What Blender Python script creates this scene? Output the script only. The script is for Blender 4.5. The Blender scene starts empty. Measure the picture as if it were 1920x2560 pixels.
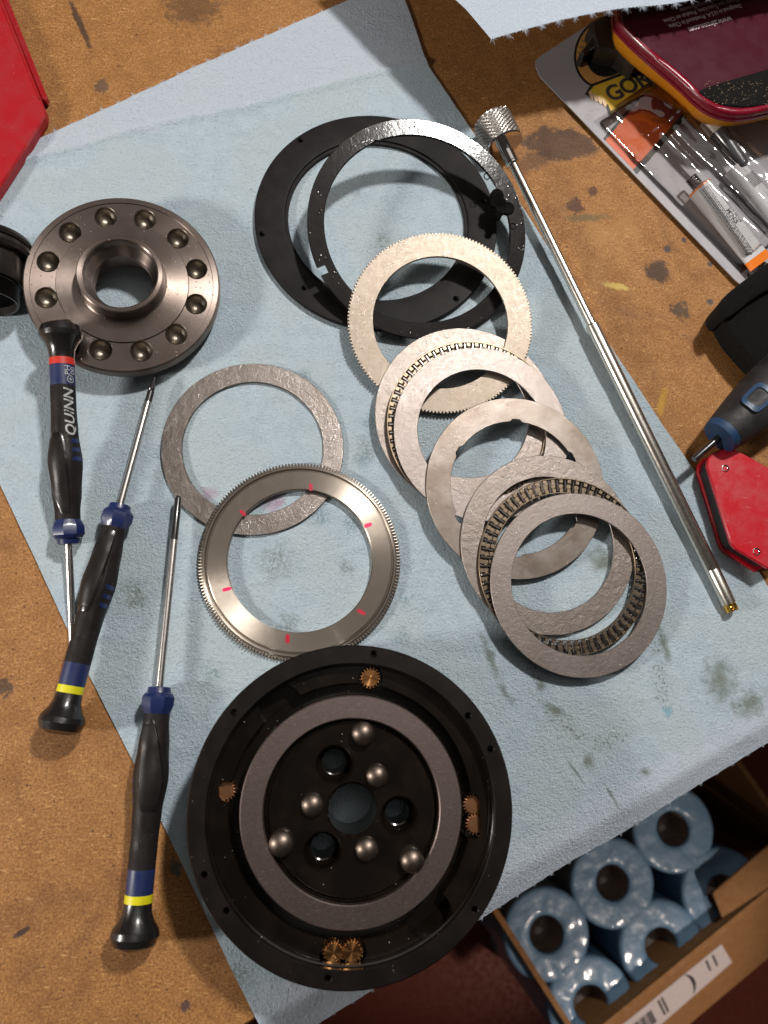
import bpy, bmesh, math, random
from mathutils import Vector, Matrix, noise
random.seed(7)
S = 0.001                                   # every length below is in millimetres
R_ = math.radians
PI = math.pi
sc = bpy.context.scene
C = sc.collection

# ------------------------------------------------------------------ camera
F_PX, HC, NAD = 1900.0, 290.0, (780.0, 1745.0)
_dn = Vector((NAD[0]-960, -(NAD[1]-1280), -F_PX)).normalized()
_Z = -_dn
_Y = Vector((0, 1, 0)); _Y = (_Y - _Z*_Y.dot(_Z)).normalized()
_X = _Y.cross(_Z)
CM = Matrix((_X, _Y, _Z))                   # camera -> world rotation
CAM = Vector((0, 0, HC))
cd = bpy.data.cameras.new('camera'); cam = bpy.data.objects.new('camera', cd); C.objects.link(cam)
cam.matrix_world = Matrix.Translation(CAM*S) @ CM.to_4x4()
cd.sensor_fit = 'VERTICAL'; cd.sensor_height = 36; cd.sensor_width = 27
cd.lens = F_PX/2560*36
cd.clip_start = 0.01; cd.clip_end = 20
cd.dof.use_dof = True; cd.dof.focus_distance = 0.300; cd.dof.aperture_fstop = 13
sc.camera = cam

# ------------------------------------------------------------------ light
w = bpy.data.worlds.new('World'); sc.world = w; w.use_nodes = True
bg = w.node_tree.nodes['Background']; bg.inputs[0].default_value = (1.0, 0.90, 0.84, 1); bg.inputs[1].default_value = 0.045
def lamp(name, loc, target, size, power, col):
    l = bpy.data.lights.new(name, 'AREA'); l.shape = 'DISK'; l.size = size*S; l.energy = power; l.color = col
    o = bpy.data.objects.new(name, l); C.objects.link(o); o.location = Vector(loc)*S
    o.rotation_euler = (Vector(target)-Vector(loc)).to_track_quat('-Z', 'Y').to_euler(); return o
lamp('bench_lamp', (350, 585, 900), (30, 60, 0), 85, 11.2, (1.0, 0.955, 0.905))
lamp('overhead_fill', (150, 760, 1500), (150, 700, 0), 1500, 3.6, (1.0, 0.92, 0.86))  # added soft fill, placed so the rings mirror it, not the housing
lamp('side_lamp', (-620, -60, 330), (0, 40, 0), 100, 3.7, (1.0, 0.93, 0.86))
sl = bpy.data.lights.new('carton_fill', 'SPOT'); sl.energy = 10.0; sl.color = (1.0, 0.82, 0.70); sl.spot_size = math.radians(46); sl.spot_blend = 0.7; sl.shadow_soft_size = 0.02  # added spot for the carton alone, kept below the bench top
so = bpy.data.objects.new('carton_fill', sl); C.objects.link(so); so.location = Vector((560, -560, -60))*S
so.rotation_euler = (Vector((300, -262, -620))-Vector((560, -560, -60))).to_track_quat('-Z', 'Y').to_euler()
sc.view_settings.view_transform = 'Standard'; sc.view_settings.look = 'None'; sc.view_settings.exposure = 0; sc.view_settings.gamma = 1

def P(px, py, z=0.0):
    """where the ray through a photograph pixel meets height z (mm)"""
    r = CM @ Vector((px-960, -(py-1280), -F_PX)); t = (z-HC)/r.z
    return CAM + r*t
def on(mat, px, py, z=0.0):
    """the same, on plane z of a tilted local frame; returns local coordinates"""
    inv = mat.inverted(); o = inv @ CAM; d = inv.to_3x3() @ (CM @ Vector((px-960, -(py-1280), -F_PX)))
    t = (z-o.z)/d.z; return o + d*t
def frame(x, y, z, tx=0.0, ty=0.0, rot=0.0):
    n = Vector((-tx, -ty, 1)).normalized()
    q = Vector((0, 0, 1)).rotation_difference(n)
    return Matrix.Translation((x, y, z)) @ q.to_matrix().to_4x4() @ Matrix.Rotation(rot, 4, 'Z')
def along(a, b):
    """frame with +X from a to b, Z as upright as possible"""
    a = Vector(a); b = Vector(b); x = (b-a).normalized(); y = Vector((0, 0, 1)).cross(x).normalized(); z = x.cross(y)
    m = Matrix((x, y, z)).transposed().to_4x4(); m.translation = a; return m

# ------------------------------------------------------------------ objects
def setloc(o, mat):
    m = mat.copy(); m.translation = mat.translation*S; o.matrix_local = m
def link(name, me, mat=None, parent=None, at=None):
    o = bpy.data.objects.new(name, me); C.objects.link(o)
    if parent is not None: o.parent = parent
    if at is not None: setloc(o, at)
    if mat is not None and me is not None and not me.materials: me.materials.append(mat)
    return o
def finish(bm, name, angle=22, scale=True):
    bmesh.ops.recalc_face_normals(bm, faces=bm.faces)
    if scale: bmesh.ops.scale(bm, vec=(S, S, S), verts=bm.verts)
    me = bpy.data.meshes.new(name); bm.to_mesh(me); bm.free()
    me.shade_smooth(); me.set_sharp_from_angle(angle=R_(angle)); return me
def obj(name, bm, mat, parent=None, at=None, angle=22):
    return link(name, finish(bm, name, angle), mat, parent, at)
def tag(o, label, cat=None, group=None, kind=None):
    if label: o['label'] = label
    if cat: o['category'] = cat
    if group: o['group'] = group
    if kind: o['kind'] = kind
    return o
def thing(name, label, cat, at, group=None):
    o = bpy.data.objects.new(name, None); C.objects.link(o); o.empty_display_size = 0.005; setloc(o, at)
    return tag(o, label, cat, group)

# ------------------------------------------------------------------ shapes (mm)
def lathe(prof, n=96, closed=True, rf=None, axis='Z', bm=None, a0=0.0):
    """prof: (r, z[, key]); rf(key, angle) adds to the radius"""
    bm = bm or bmesh.new(); rings = []
    for p in prof:
        r, z = p[0], p[1]; k = p[2] if len(p) > 2 else None
        if r < 1e-6 and k is None:
            rings.append([bm.verts.new((0, 0, z) if axis == 'Z' else (z, 0, 0))]); continue
        row = []
        for i in range(n):
            a = a0 + 2*PI*i/n; rr = r + (rf(k, a) if (rf and k) else 0)
            row.append(bm.verts.new((rr*math.cos(a), rr*math.sin(a), z) if axis == 'Z' else (z, rr*math.cos(a), rr*math.sin(a))))
        rings.append(row)
    m = len(rings)
    for j in range(m if closed else m-1):
        A, B = rings[j], rings[(j+1) % m]
        for i in range(n):
            i2 = (i+1) % n
            if len(A) == 1 and len(B) == 1: continue
            if len(A) == 1: f = (A[0], B[i2], B[i])
            elif len(B) == 1: f = (A[i], A[i2], B[0])
            else: f = (A[i], A[i2], B[i2], B[i])
            try: bm.faces.new(f)
            except ValueError: pass
    return bm
def ringprof(ri, ro, z0, z1, c=0.2, ko=None, ki=None):
    return [(ri+0, z0+c, ki), (ri+c, z0, ki), (ro-c, z0, ko), (ro, z0+c, ko), (ro, z1-c, ko), (ro-c, z1, ko), (ri+c, z1, ki), (ri, z1-c, ki)]
def box(bm, c, s, rot=None):
    r = bmesh.ops.create_cube(bm, size=1, matrix=Matrix.Translation(c) @ (rot or Matrix.Identity(4)) @ Matrix.Diagonal((s[0], s[1], s[2], 1)))
    return r['verts']
def prism(pts, z0, z1, bm=None, chamfer=0.0, zf=None):
    """pts: xy outline (mm)"""
    bm = bm or bmesh.new(); pts = [Vector((p[0], p[1])) for p in pts]
    ar = sum(pts[i].x*pts[(i+1) % len(pts)].y-pts[(i+1) % len(pts)].x*pts[i].y for i in range(len(pts)))
    if ar < 0: pts.reverse()
    n = len(pts)
    def inset(d):
        if d == 0: return pts
        out = []
        for i in range(n):
            a = (pts[i]-pts[i-1]).normalized(); b = (pts[(i+1) % n]-pts[i]).normalized()
            na = Vector((-a.y, a.x)); nb = Vector((-b.y, b.x)); m = (na+nb)
            m = m/max(0.4, m.dot(na)) if m.length > 1e-6 else na
            out.append(pts[i]+m*d)
        return out
    lv = [(pts, z0)]
    if chamfer: lv += [(pts, z1-chamfer), (inset(chamfer), z1)]
    else: lv += [(pts, z1)]
    rows = [[bm.verts.new((p.x, p.y, z)) for p in pp] for pp, z in lv]
    for A, B in zip(rows, rows[1:]):
        for i in range(n): bm.faces.new((A[i], A[(i+1) % n], B[(i+1) % n], B[i]))
    bm.faces.new(rows[-1]); bm.faces.new(list(reversed(rows[0])))
    return bm
def smooth_poly(pts, it=2):
    pts = [Vector(p[:2]) for p in pts]
    for _ in range(it):
        o = []
        for i in range(len(pts)):
            a, b = pts[i], pts[(i+1) % len(pts)]; o += [a*0.75+b*0.25, a*0.25+b*0.75]
        pts = o
    return pts
def pxpoly(pxs, z): return [P(x, y, z).xy for x, y in pxs]
def arc(cx, cy, r, a0, a1, n=8): return [(cx+r*math.cos(R_(a0+(a1-a0)*i/n)), cy+r*math.sin(R_(a0+(a1-a0)*i/n))) for i in range(n+1)]
def boolean(me, cutter_bm, name):
    bmesh.ops.recalc_face_normals(cutter_bm, faces=cutter_bm.faces)
    cm = bpy.data.meshes.new('cut'); cutter_bm.to_mesh(cm); cutter_bm.free()
    a = bpy.data.objects.new('a', me); b = bpy.data.objects.new('b', cm); C.objects.link(a); C.objects.link(b)
    md = a.modifiers.new('b', 'BOOLEAN'); md.object = b; md.operation = 'DIFFERENCE'; md.solver = 'EXACT'; md.use_self = True
    dg = bpy.context.evaluated_depsgraph_get(); dg.update()
    out = bpy.data.meshes.new_from_object(a.evaluated_get(dg)); out.name = name
    bpy.data.objects.remove(a); bpy.data.objects.remove(b)
    return out
def raw(bm, name):
    bmesh.ops.recalc_face_normals(bm, faces=bm.faces); me = bpy.data.meshes.new(name); bm.to_mesh(me); bm.free(); return me
def fin_me(me, angle=22):
    me.transform(Matrix.Diagonal((S, S, S, 1))); me.shade_smooth(); me.set_sharp_from_angle(angle=R_(angle)); return me
def text_me(s, size, ext=0.0, shear=0.0, bold=0.0, align='CENTER', space=1.0):
    """text as mesh in mm, xy plane"""
    cu = bpy.data.curves.new('t', 'FONT'); cu.body = s; cu.size = size; cu.extrude = ext; cu.shear = shear; cu.offset = bold
    cu.align_x = align; cu.align_y = 'CENTER'; cu.space_character = space; cu.resolution_u = 3
    o = bpy.data.objects.new('t', cu); C.objects.link(o)
    dg = bpy.context.evaluated_depsgraph_get(); dg.update()
    me = bpy.data.meshes.new_from_object(o.evaluated_get(dg)); bpy.data.objects.remove(o); me.materials.clear()
    return me
def put_text(name, s, size, mat, parent, at, **k):
    me = text_me(s, size, **k); me.transform(Matrix.Diagonal((S, S, S, 1))); return link(name, me, mat, parent, at)
def wrap_text(name, s, size, mat, parent, u, ang, rad, flip=False, **k):
    """text laid on a cylinder round local X; reading along X, centred at angle ang from +Z (towards +Y)"""
    me = text_me(s, size, ext=0.02, **k)
    bm = bmesh.new(); bm.from_mesh(me); bmesh.ops.triangulate(bm, faces=bm.faces)
    bmesh.ops.subdivide_edges(bm, edges=[e for e in bm.edges if e.calc_length() > 0.6], cuts=2)
    for v in bm.verts:
        x, y, h = v.co
        if flip: x, y = -x, -y
        r = (rad(u+x) if callable(rad) else rad) + 0.05 + h; a = ang + y/r
        v.co = (u+x, r*math.sin(a), r*math.cos(a))
    return obj(name, bm, mat, parent)

# ------------------------------------------------------------------ materials
class G:
    def __init__(s, name):
        s.m = bpy.data.materials.new(name); s.m.use_nodes = True; s.nt = s.m.node_tree; s.n = s.nt.nodes
        s.b = s.n['Principled BSDF']; s.tc = s.n.new('ShaderNodeTexCoord')
        v = s.n.new('ShaderNodeVectorMath'); v.operation = 'SCALE'; v.inputs['Scale'].default_value = 1000
        s.nt.links.new(s.tc.outputs['Object'], v.inputs[0]); s.co = v.outputs[0]
    def put(s, sock, v):
        if hasattr(v, 'is_output') or isinstance(v, bpy.types.NodeSocket): s.nt.links.new(v, sock)
        elif isinstance(v, (tuple, list)): sock.default_value = tuple(v) + ((1,) if len(v) == 3 and len(sock.default_value) == 4 else ())
        else: sock.default_value = v
    def noise(s, scale, detail=4, rough=0.55, dist=0.0, co=None, col=False):
        t = s.n.new('ShaderNodeTexNoise'); s.put(t.inputs['Vector'], co or s.co)
        t.inputs['Scale'].default_value = scale; t.inputs['Detail'].default_value = detail; t.inputs['Roughness'].default_value = rough; t.inputs['Distortion'].default_value = dist
        return t.outputs['Color' if col else 'Fac']
    def vor(s, scale, feat='F1', co=None, rnd=1.0, out='Distance'):
        t = s.n.new('ShaderNodeTexVoronoi'); t.feature = feat; s.put(t.inputs['Vector'], co or s.co); t.inputs['Scale'].default_value = scale; t.inputs['Randomness'].default_value = rnd
        return t.outputs[out]
    def math(s, op, a, b=0.0, clamp=False):
        t = s.n.new('ShaderNodeMath'); t.operation = op; t.use_clamp = clamp; s.put(t.inputs[0], a); s.put(t.inputs[1], b); return t.outputs[0]
    def vmath(s, op, a, b=(0, 0, 0), sc=None):
        t = s.n.new('ShaderNodeVectorMath'); t.operation = op; s.put(t.inputs[0], a)
        if sc is not None: s.put(t.inputs['Scale'], sc)
        else: s.put(t.inputs[1], b)
        return t.outputs['Value'] if op in ('DISTANCE', 'LENGTH', 'DOT_PRODUCT') else t.outputs[0]
    def maprange(s, v, a, b, c=0.0, d=1.0):
        t = s.n.new('ShaderNodeMapRange'); t.interpolation_type = 'SMOOTHSTEP'; s.put(t.inputs[0], v)
        for i, x in enumerate((a, b, c, d)): t.inputs[i+1].default_value = x
        return t.outputs[0]
    def mix(s, f, a, b, mode='MIX'):
        t = s.n.new('ShaderNodeMix'); t.data_type = 'RGBA'; t.blend_type = mode; s.put(t.inputs[0], f); s.put(t.inputs[6], a); s.put(t.inputs[7], b); return t.outputs[2]
    def ramp(s, f, stops):
        t = s.n.new('ShaderNodeValToRGB'); s.put(t.inputs[0], f); cr = t.color_ramp
        while len(cr.elements) < len(stops): cr.elements.new(0.5)
        for e, (p, c) in zip(cr.elements, stops): e.position = p; e.color = (*c, 1)
        return t.outputs[0]
    def stretch(s, sx, sy, sz, rot=0.0):
        t = s.n.new('ShaderNodeMapping'); s.put(t.inputs['Vector'], s.co); t.inputs['Scale'].default_value = (sx, sy, sz); t.inputs['Rotation'].default_value = (0, 0, rot)
        return t.outputs[0]
    def bump(s, h, dist, strength=1.0, normal=None):
        t = s.n.new('ShaderNodeBump'); t.inputs['Strength'].default_value = strength; t.inputs['Distance'].default_value = dist*S; s.put(t.inputs['Height'], h)
        if normal is not None: s.put(t.inputs['Normal'], normal)
        return t.outputs[0]
    def blob(s, x, y, r, soft=0.5, wob=0.35, nscale=0.25, sx=1.0, sy=1.0, rot=0.0, gran=0.0):
        """irregular patch mask round (x, y)"""
        t = s.n.new('ShaderNodeMapping'); t.vector_type = 'TEXTURE'
        s.put(t.inputs['Vector'], s.co); t.inputs['Location'].default_value = (x, y, 0); t.inputs['Rotation'].default_value = (0, 0, rot); t.inputs['Scale'].default_value = (r*sx, r*sy, 1e6)
        d = s.vmath('LENGTH', t.outputs[0]); nz = s.noise(nscale, 5, 0.65)
        d = s.math('ADD', d, s.math('MULTIPLY', s.math('SUBTRACT', nz, 0.5), wob*4))
        m = s.maprange(d, 1.0, 1.0-soft)
        if gran: m = s.math('MULTIPLY', m, s.maprange(s.noise(0.9, 4, 0.75), 0.36+gran*0.12, 0.58))
        return m
    def set(s, **k):
        names = dict(color='Base Color', rough='Roughness', metal='Metallic', normal='Normal', coat='Coat Weight', coatr='Coat Roughness', aniso='Anisotropic', tangent='Tangent', spec='Specular IOR Level', sheen='Sheen Weight', cn='Coat Normal', alpha='Alpha', trans='Transmission Weight', sss='Subsurface Weight', ior='IOR', arot='Anisotropic Rotation')
        for a, v in k.items(): s.put(s.b.inputs[names[a]], v)
        return s.m

def mdf():
    g = G('hardboard')
    st = g.stretch(1, 1, 1)
    big = g.noise(0.018, 5, 0.6); mid = g.noise(0.11, 5, 0.65); fine = g.noise(1.15, 5, 0.78); fib = g.noise(2.2, 4, 0.75, 1.2)
    c = g.ramp(fine, [(0.34, (0.150, 0.055, 0.013)), (0.46, (0.270, 0.114, 0.030)), (0.56, (0.385, 0.180, 0.052)), (0.70, (0.56, 0.31, 0.105))])
    for k, (ro, sc2) in enumerate(((0.3, 0.75), (1.35, 0.95), (2.4, 0.6), (0.9, 0.5))):
        fb = g.noise(sc2, 3, 0.7, 0.7, co=g.stretch(0.45, 2.0, 1, ro))
        c = g.mix(g.maprange(fb, 0.63, 0.70, 0, 0.7), c, (0.66, 0.40, 0.16) if k != 1 else (0.52, 0.25, 0.07))
        c = g.mix(g.maprange(fb, 0.345, 0.29, 0, 0.85), c, (0.060, 0.020, 0.006))
    c = g.mix(g.maprange(g.vor(0.20), 0.10, 0.05, 0, 0.85), c, (0.030, 0.014, 0.008))
    c = g.mix(g.maprange(mid, 0.42, 0.64, 0.0, 0.3), c, (0.17, 0.066, 0.019))
    c = g.mix(g.maprange(g.noise(0.035, 6, 0.7, 0.8), 0.52, 0.68, 0.0, 0.35), c, (0.115, 0.042, 0.012))
    c = g.mix(g.maprange(big, 0.40, 0.30, 0.0, 0.35), c, (0.46, 0.25, 0.09))
    def st_(px, py, r, col, am=0.9, **k):
        nonlocal c
        p = P(px, py); c = g.mix(g.math('MULTIPLY', g.blob(p.x, p.y, r, **k), am), c, col)
    ink = (0.035, 0.020, 0.017)
    st_(1400, 360, 15, ink, 0.78, sx=1.25, sy=0.62, wob=0.35, nscale=0.12, soft=0.22)
    st_(1330, 405, 12, (0.07, 0.035, 0.022), 0.6, sx=1.3, sy=0.5, rot=0.5, wob=0.3, nscale=0.15, soft=0.6)
    st_(1440, 515, 5, (0.05, 0.018, 0.015), 0.8, wob=0.6, nscale=0.3)
    st_(1482, 480, 3, (0.05, 0.018, 0.015), 0.75, wob=0.6, nscale=0.35)
    st_(1465, 545, 12, (0.075, 0.095, 0.045), 0.6, sx=1.2, sy=0.22, rot=0.1, wob=0.3, nscale=0.3, soft=0.8)
    st_(1645, 680, 7, (0.030, 0.020, 0.014), 0.85, wob=0.45, nscale=0.3)
    st_(1668, 622, 2.3, (0.05, 0.045, 0.05), 0.9, wob=0.3, nscale=0.5)
    st_(1710, 600, 1.6, (0.05, 0.045, 0.05), 0.9, wob=0.3, nscale=0.5)
    st_(1775, 660, 1.7, (0.05, 0.045, 0.05), 0.9, wob=0.3, nscale=0.5)
    st_(1775, 755, 1.9, (0.06, 0.055, 0.06), 0.9, wob=0.3, nscale=0.5)
    st_(1700, 775, 5, (0.045, 0.033, 0.022), 0.8, wob=0.8, nscale=0.4)
    st_(1540, 715, 8, (0.60, 0.45, 0.12), 0.75, sx=1.1, sy=0.28, rot=-0.15, wob=0.5, nscale=0.4, soft=0.7)
    st_(1655, 1005, 8, (0.55, 0.31, 0.02), 0.55, sx=0.3, sy=1.2, rot=-0.3, wob=0.5, nscale=0.4, soft=0.7)
    st_(200, 60, 12, (0.030, 0.018, 0.014), 0.85, sx=0.16, sy=1.5, rot=0.4, wob=0.35, nscale=0.35)
    st_(255, 215, 4, (0.06, 0.045, 0.04), 0.7, wob=0.7, nscale=0.4)
    st_(480, 5, 16, (0.05, 0.025, 0.012), 0.6, wob=0.6, nscale=0.2)
    st_(440, 2170, 3, (0.01, 0.05, 0.045), 0.8, wob=0.7, nscale=0.4)
    st_(55, 2330, 2.5, (0.03, 0.012, 0.015), 0.9, sx=1.3, sy=0.5, rot=0.5, wob=0.5, nscale=0.5)
    st_(463, 2515, 2.0, (0.05, 0.03, 0.04), 0.8, wob=0.5, nscale=0.6)
    st_(10, 1720, 4, (0.03, 0.02, 0.015), 0.8, wob=0.6, nscale=0.4)
    grain = g.noise(1.9, 5, 0.85); c = g.mix(g.maprange(grain, 0.42, 0.30, 0, 0.6), c, (0.07, 0.025, 0.007)); c = g.mix(g.maprange(grain, 0.58, 0.68, 0, 0.5), c, (0.66, 0.42, 0.18))
    h = g.math('ADD', g.math('MULTIPLY', fine, 0.6), g.math('MULTIPLY', grain, 0.7))
    return g.set(color=c, rough=g.maprange(mid, 0.3, 0.7, 0.42, 0.62), spec=0.35, normal=g.bump(h, 0.35))
def towel_mat():
    g = G('blue_shop_towel')
    fine = g.noise(0.95, 5, 0.72); mid = g.noise(0.16, 4, 0.6); big = g.noise(0.03, 3, 0.5)
    emb = g.noise(0.75, 3, 0.6, 0.6, co=g.stretch(1.0, 2.1, 1, 0.43)); emb2 = g.noise(0.8, 3, 0.6, 0.6, co=g.stretch(2.1, 1.0, 1, 0.43))
    c = g.ramp(mid, [(0.3, (0.420, 0.530, 0.610)), (0.7, (0.500, 0.610, 0.685))])
    c = g.mix(g.maprange(big, 0.42, 0.62), c, (0.480, 0.570, 0.615))
    # the strips above the fold and along the hanging edge stay clean: paler, more violet
    a = P(0, 420); b = P(1060, 160); d = (b-a).normalized(); nn = Vector((-d.y, d.x, 0))
    t = g.math('SUBTRACT', g.vmath('DOT_PRODUCT', g.co, tuple(nn)), a.dot(nn))
    t = g.math('ADD', t, g.math('MULTIPLY', g.math('SUBTRACT', mid, 0.5), 7))
    top = g.maprange(t, -2.5, 2.5)
    a2 = P(640, 2470); b2 = P(1920, 1745); d2 = (b2-a2).normalized(); n2 = Vector((d2.y, -d2.x, 0))
    t2 = g.math('SUBTRACT', g.vmath('DOT_PRODUCT', g.co, tuple(n2)), a2.dot(n2))
    t2 = g.math('ADD', t2, g.math('MULTIPLY', g.math('SUBTRACT', mid, 0.5), 10))
    clean = g.math('MAXIMUM', top, g.maprange(t2, -3, 4))
    c = g.mix(g.math('MULTIPLY', clean, 0.75), c, (0.545, 0.605, 0.705))
    c = g.mix(g.maprange(fine, 0.54, 0.70, 0, 0.55), c, (0.58, 0.67, 0.74))
    c = g.mix(g.maprange(fine, 0.46, 0.30, 0, 0.55), c, (0.22, 0.29, 0.35))
    def st_(px, py, r, col, am=0.6, **k):
        nonlocal c
        p = P(px, py, 1); c = g.mix(g.math('MULTIPLY', g.blob(p.x, p.y, r, **k), am), c, col)
    gr = (0.14, 0.165, 0.125); tl = (0.085, 0.19, 0.21)
    # ring-shaped grease print below the washers
    p = P(1500, 1690, 1)
    dd = g.vmath('DISTANCE', g.vmath('MULTIPLY', g.co, (1, 1, 0)), (p.x, p.y, 0))
    wob = g.math('MULTIPLY', g.math('SUBTRACT', g.noise(0.09, 4, 0.7), 0.5), 16)
    ringm = g.math('MULTIPLY', g.maprange(g.math('ABSOLUTE', g.math('SUBTRACT', g.math('ADD', dd, wob), 25)), 4.5, 0.5), g.maprange(g.noise(0.9, 4, 0.8), 0.47, 0.62))
    ringm = g.math('MULTIPLY', ringm, g.maprange(g.noise(0.06, 2), 0.4, 0.52))
    c = g.mix(g.math('MULTIPLY', ringm, 0.9), c, gr)
    for a_ in [(1225, 1640, 7, .35, 1.8, .35), (1262, 1730, 7, .35, 1.3, .5), (1352, 1712, 3, 1, 1, 0), (1390, 1775, 6, 1.5, .4, -.5), (1660, 1610, 6, .4, 1.8, .2), (1800, 1700, 10, 1.0, 1.2, 0), (1880, 1760, 9, 1.2, .8, 0.4), (1510, 1400, 8, 1.2, 1, 0), (1440, 1930, 3, .25, 2.4, .6), (1530, 1990, 5, .2, 1.6, .5), (1610, 1930, 3, 1, .8, 0), (1475, 1905, 4, 1, 1, 0)]:
        st_(a_[0], a_[1], a_[2], gr, 0.8, sx=a_[3], sy=a_[4], rot=a_[5], wob=0.45, nscale=0.25, soft=1.0, gran=0.0)
    for a_ in [(690, 1400, 11), (800, 1290, 6), (925, 1060, 6), (915, 1120, 7), (905, 1150, 5), (330, 1480, 9), (345, 1500, 6), (760, 940, 5), (230, 1640, 4), (350, 2400, 5), (870, 1420, 5), (720, 1560, 6), (600, 2440, 7), (1010, 1500, 5), (1000, 1590, 5), (1200, 700, 5), (845, 370, 6), (150, 1090, 4), (1180, 900, 4), (960, 600, 5), (880, 1310, 5), (1240, 1370, 5), (560, 1780, 4), (530, 1680, 6), (1100, 1700, 5), (1230, 1900, 6)]:
        st_(a_[0], a_[1], a_[2], tl if a_[0] % 3 else gr, 0.6, wob=0.45, nscale=0.3, soft=1.0, gran=0.1)
    for px, py, r in [(520, 1235, 4.5), (680, 1265, 4.5), (700, 1250, 3)]: st_(px, py, r, (0.42, 0.25, 0.36), 0.55, wob=0.5, nscale=0.4, soft=0.8)
    st_(1670, 1780, 2.5, (0.13, 0.36, 0.50), 0.6, wob=0.5, nscale=0.5)
    p1 = g.maprange(g.noise(1.6, 2, 0.9), 0.735, 0.77); c = g.mix(g.math('MULTIPLY', p1, 0.6), c, (0.10, 0.13, 0.14))
    h = g.math('ADD', g.math('MULTIPLY', fine, 0.7), g.math('MULTIPLY', g.math('MAXIMUM', emb, emb2), 0.75))
    n1 = g.bump(h, 1.4, 1.0); n2_ = g.bump(mid, 1.2, 0.5, n1)
    return g.set(color=c, rough=0.92, spec=0.15, sheen=0.25, normal=n2_)
def plain_towel():
    g = G('clean_paper_towel'); fine = g.noise(1.1, 5, 0.75); emb = g.noise(0.8, 3, 0.6, 0.5, co=g.stretch(1, 2.2, 1, 0.3))
    c = g.ramp(fine, [(0.3, (0.36, 0.42, 0.51)), (0.7, (0.52, 0.58, 0.66))])
    return g.set(color=c, rough=0.92, spec=0.15, sheen=0.3, normal=g.bump(g.math('ADD', fine, emb), 0.5, 0.8))
def steel(name, col=(0.60, 0.54, 0.49), rough=0.33, film=0.12, fscale=0.35, pits=0.0, aniso=0.0, var=0.25, scratch=0.0, drops=0.0, oil=0.0, groove=0.0):
    g = G(name)
    n = g.noise(fscale, 5, 0.6, 0.8); f = g.noise(1.6, 4, 0.7); big = g.noise(0.07, 3, 0.5)
    c = g.mix(g.maprange(big, 0.35, 0.65, 0, var), col, tuple(x*y for x, y in zip(col, (0.62, 0.56, 0.50))))
    c = g.mix(g.maprange(f, 0.55, 0.75, 0, 0.3), c, tuple(x*0.6 for x in col))
    h = g.math('ADD', n, g.math('MULTIPLY', f, 0.22))
    r = g.maprange(n, 0.3, 0.7, rough*0.93, rough*1.08)
    nm = g.bump(h, film)
    if pits:
        v = g.vor(0.55); pm = g.math('MULTIPLY', g.maprange(v, 0.16, 0.06), g.maprange(g.noise(0.25, 2), 0.42, 0.6)); c = g.mix(g.math('MULTIPLY', pm, pits), c, (0.16, 0.10, 0.06)); nm = g.bump(g.math('SUBTRACT', 1.0, pm), 0.08, 0.8, nm)
    if drops:
        v = g.maprange(g.vor(0.8), 0.28, 0.0); v = g.math('MULTIPLY', v, g.maprange(g.noise(0.2, 3), 0.5, 0.6)); nm = g.bump(v, drops, 1.0, nm)
    if scratch:
        sv = g.noise(1.0, 3, 0.6, co=g.stretch(0.25, 6, 1, 0.6)); sm = g.maprange(sv, 0.66, 0.70, 0, scratch); c = g.mix(sm, c, (0.8, 0.72, 0.66))
    if groove:
        rad = g.vmath('LENGTH', g.vmath('MULTIPLY', g.co, (1, 1, 0))); gn = g.noise(2.6, 3, 0.7, co=g.vmath('SCALE', (1, 0, 0), sc=rad)); nm = g.bump(gn, groove, 1.0, nm)
    k = dict(color=c, rough=r, metal=1.0, normal=nm)
    if oil:
        of = g.math('ADD', g.noise(0.75, 4, 0.7, 1.0), g.math('MULTIPLY', g.maprange(g.vor(0.7), 0.35, 0.05), g.maprange(g.noise(0.12, 3), 0.45, 0.6, 0, 0.6)))
        patch = g.maprange(g.noise(0.10, 4, 0.6), 0.38, 0.6, 0.25, 1.0)
        k.update(coat=g.math('MULTIPLY', patch, oil), coatr=0.10, cn=g.bump(of, 0.22, 1.0))
    if aniso:
        t = g.n.new('ShaderNodeTangent'); t.direction_type = 'RADIAL'; t.axis = 'Z'; k.update(aniso=aniso, tangent=t.outputs[0], arot=0.25)
    return g.set(**k)
def oily_black(name, col=(0.012, 0.010, 0.009), rough=0.18, film=0.2, drops=0.0, spec=0.6, coat=0.6, glint_specks=0.0):
    g = G(name); n = g.noise(0.28, 4, 0.6, 0.6); f = g.noise(1.3, 4, 0.7)
    nm = g.bump(g.math('ADD', n, g.math('MULTIPLY', f, 0.12)), film)
    c = g.mix(g.maprange(g.noise(0.1, 3), 0.4, 0.65), col, tuple(x*1.7 for x in col))
    if drops:
        v = g.maprange(g.vor(0.55), 0.30, 0.05); v = g.math('MULTIPLY', v, g.maprange(g.noise(0.15, 3), 0.52, 0.64)); nm = g.bump(v, drops, 1.0, nm); nm = g.bump(g.noise(0.16, 5, 0.6, 1.0), drops*0.7, 1.0, nm)
        nm = g.bump(g.noise(0.9, 3, 0.5, 0.5), drops*0.25, 1.0, nm)
    if glint_specks:  # pale spots; on the housing they paint oil glints into the colour
        sp = g.math('MULTIPLY', g.maprange(g.vor(0.42), 0.09, 0.05), g.maprange(g.noise(0.09, 3), 0.5, 0.6)); c = g.mix(g.math('MULTIPLY', sp, glint_specks), c, (0.5, 0.42, 0.36)); nm = g.bump(sp, 0.15, 1.0, nm)
    return g.set(color=c, rough=rough, spec=spec, coat=coat, coatr=0.08, normal=nm)
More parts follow.
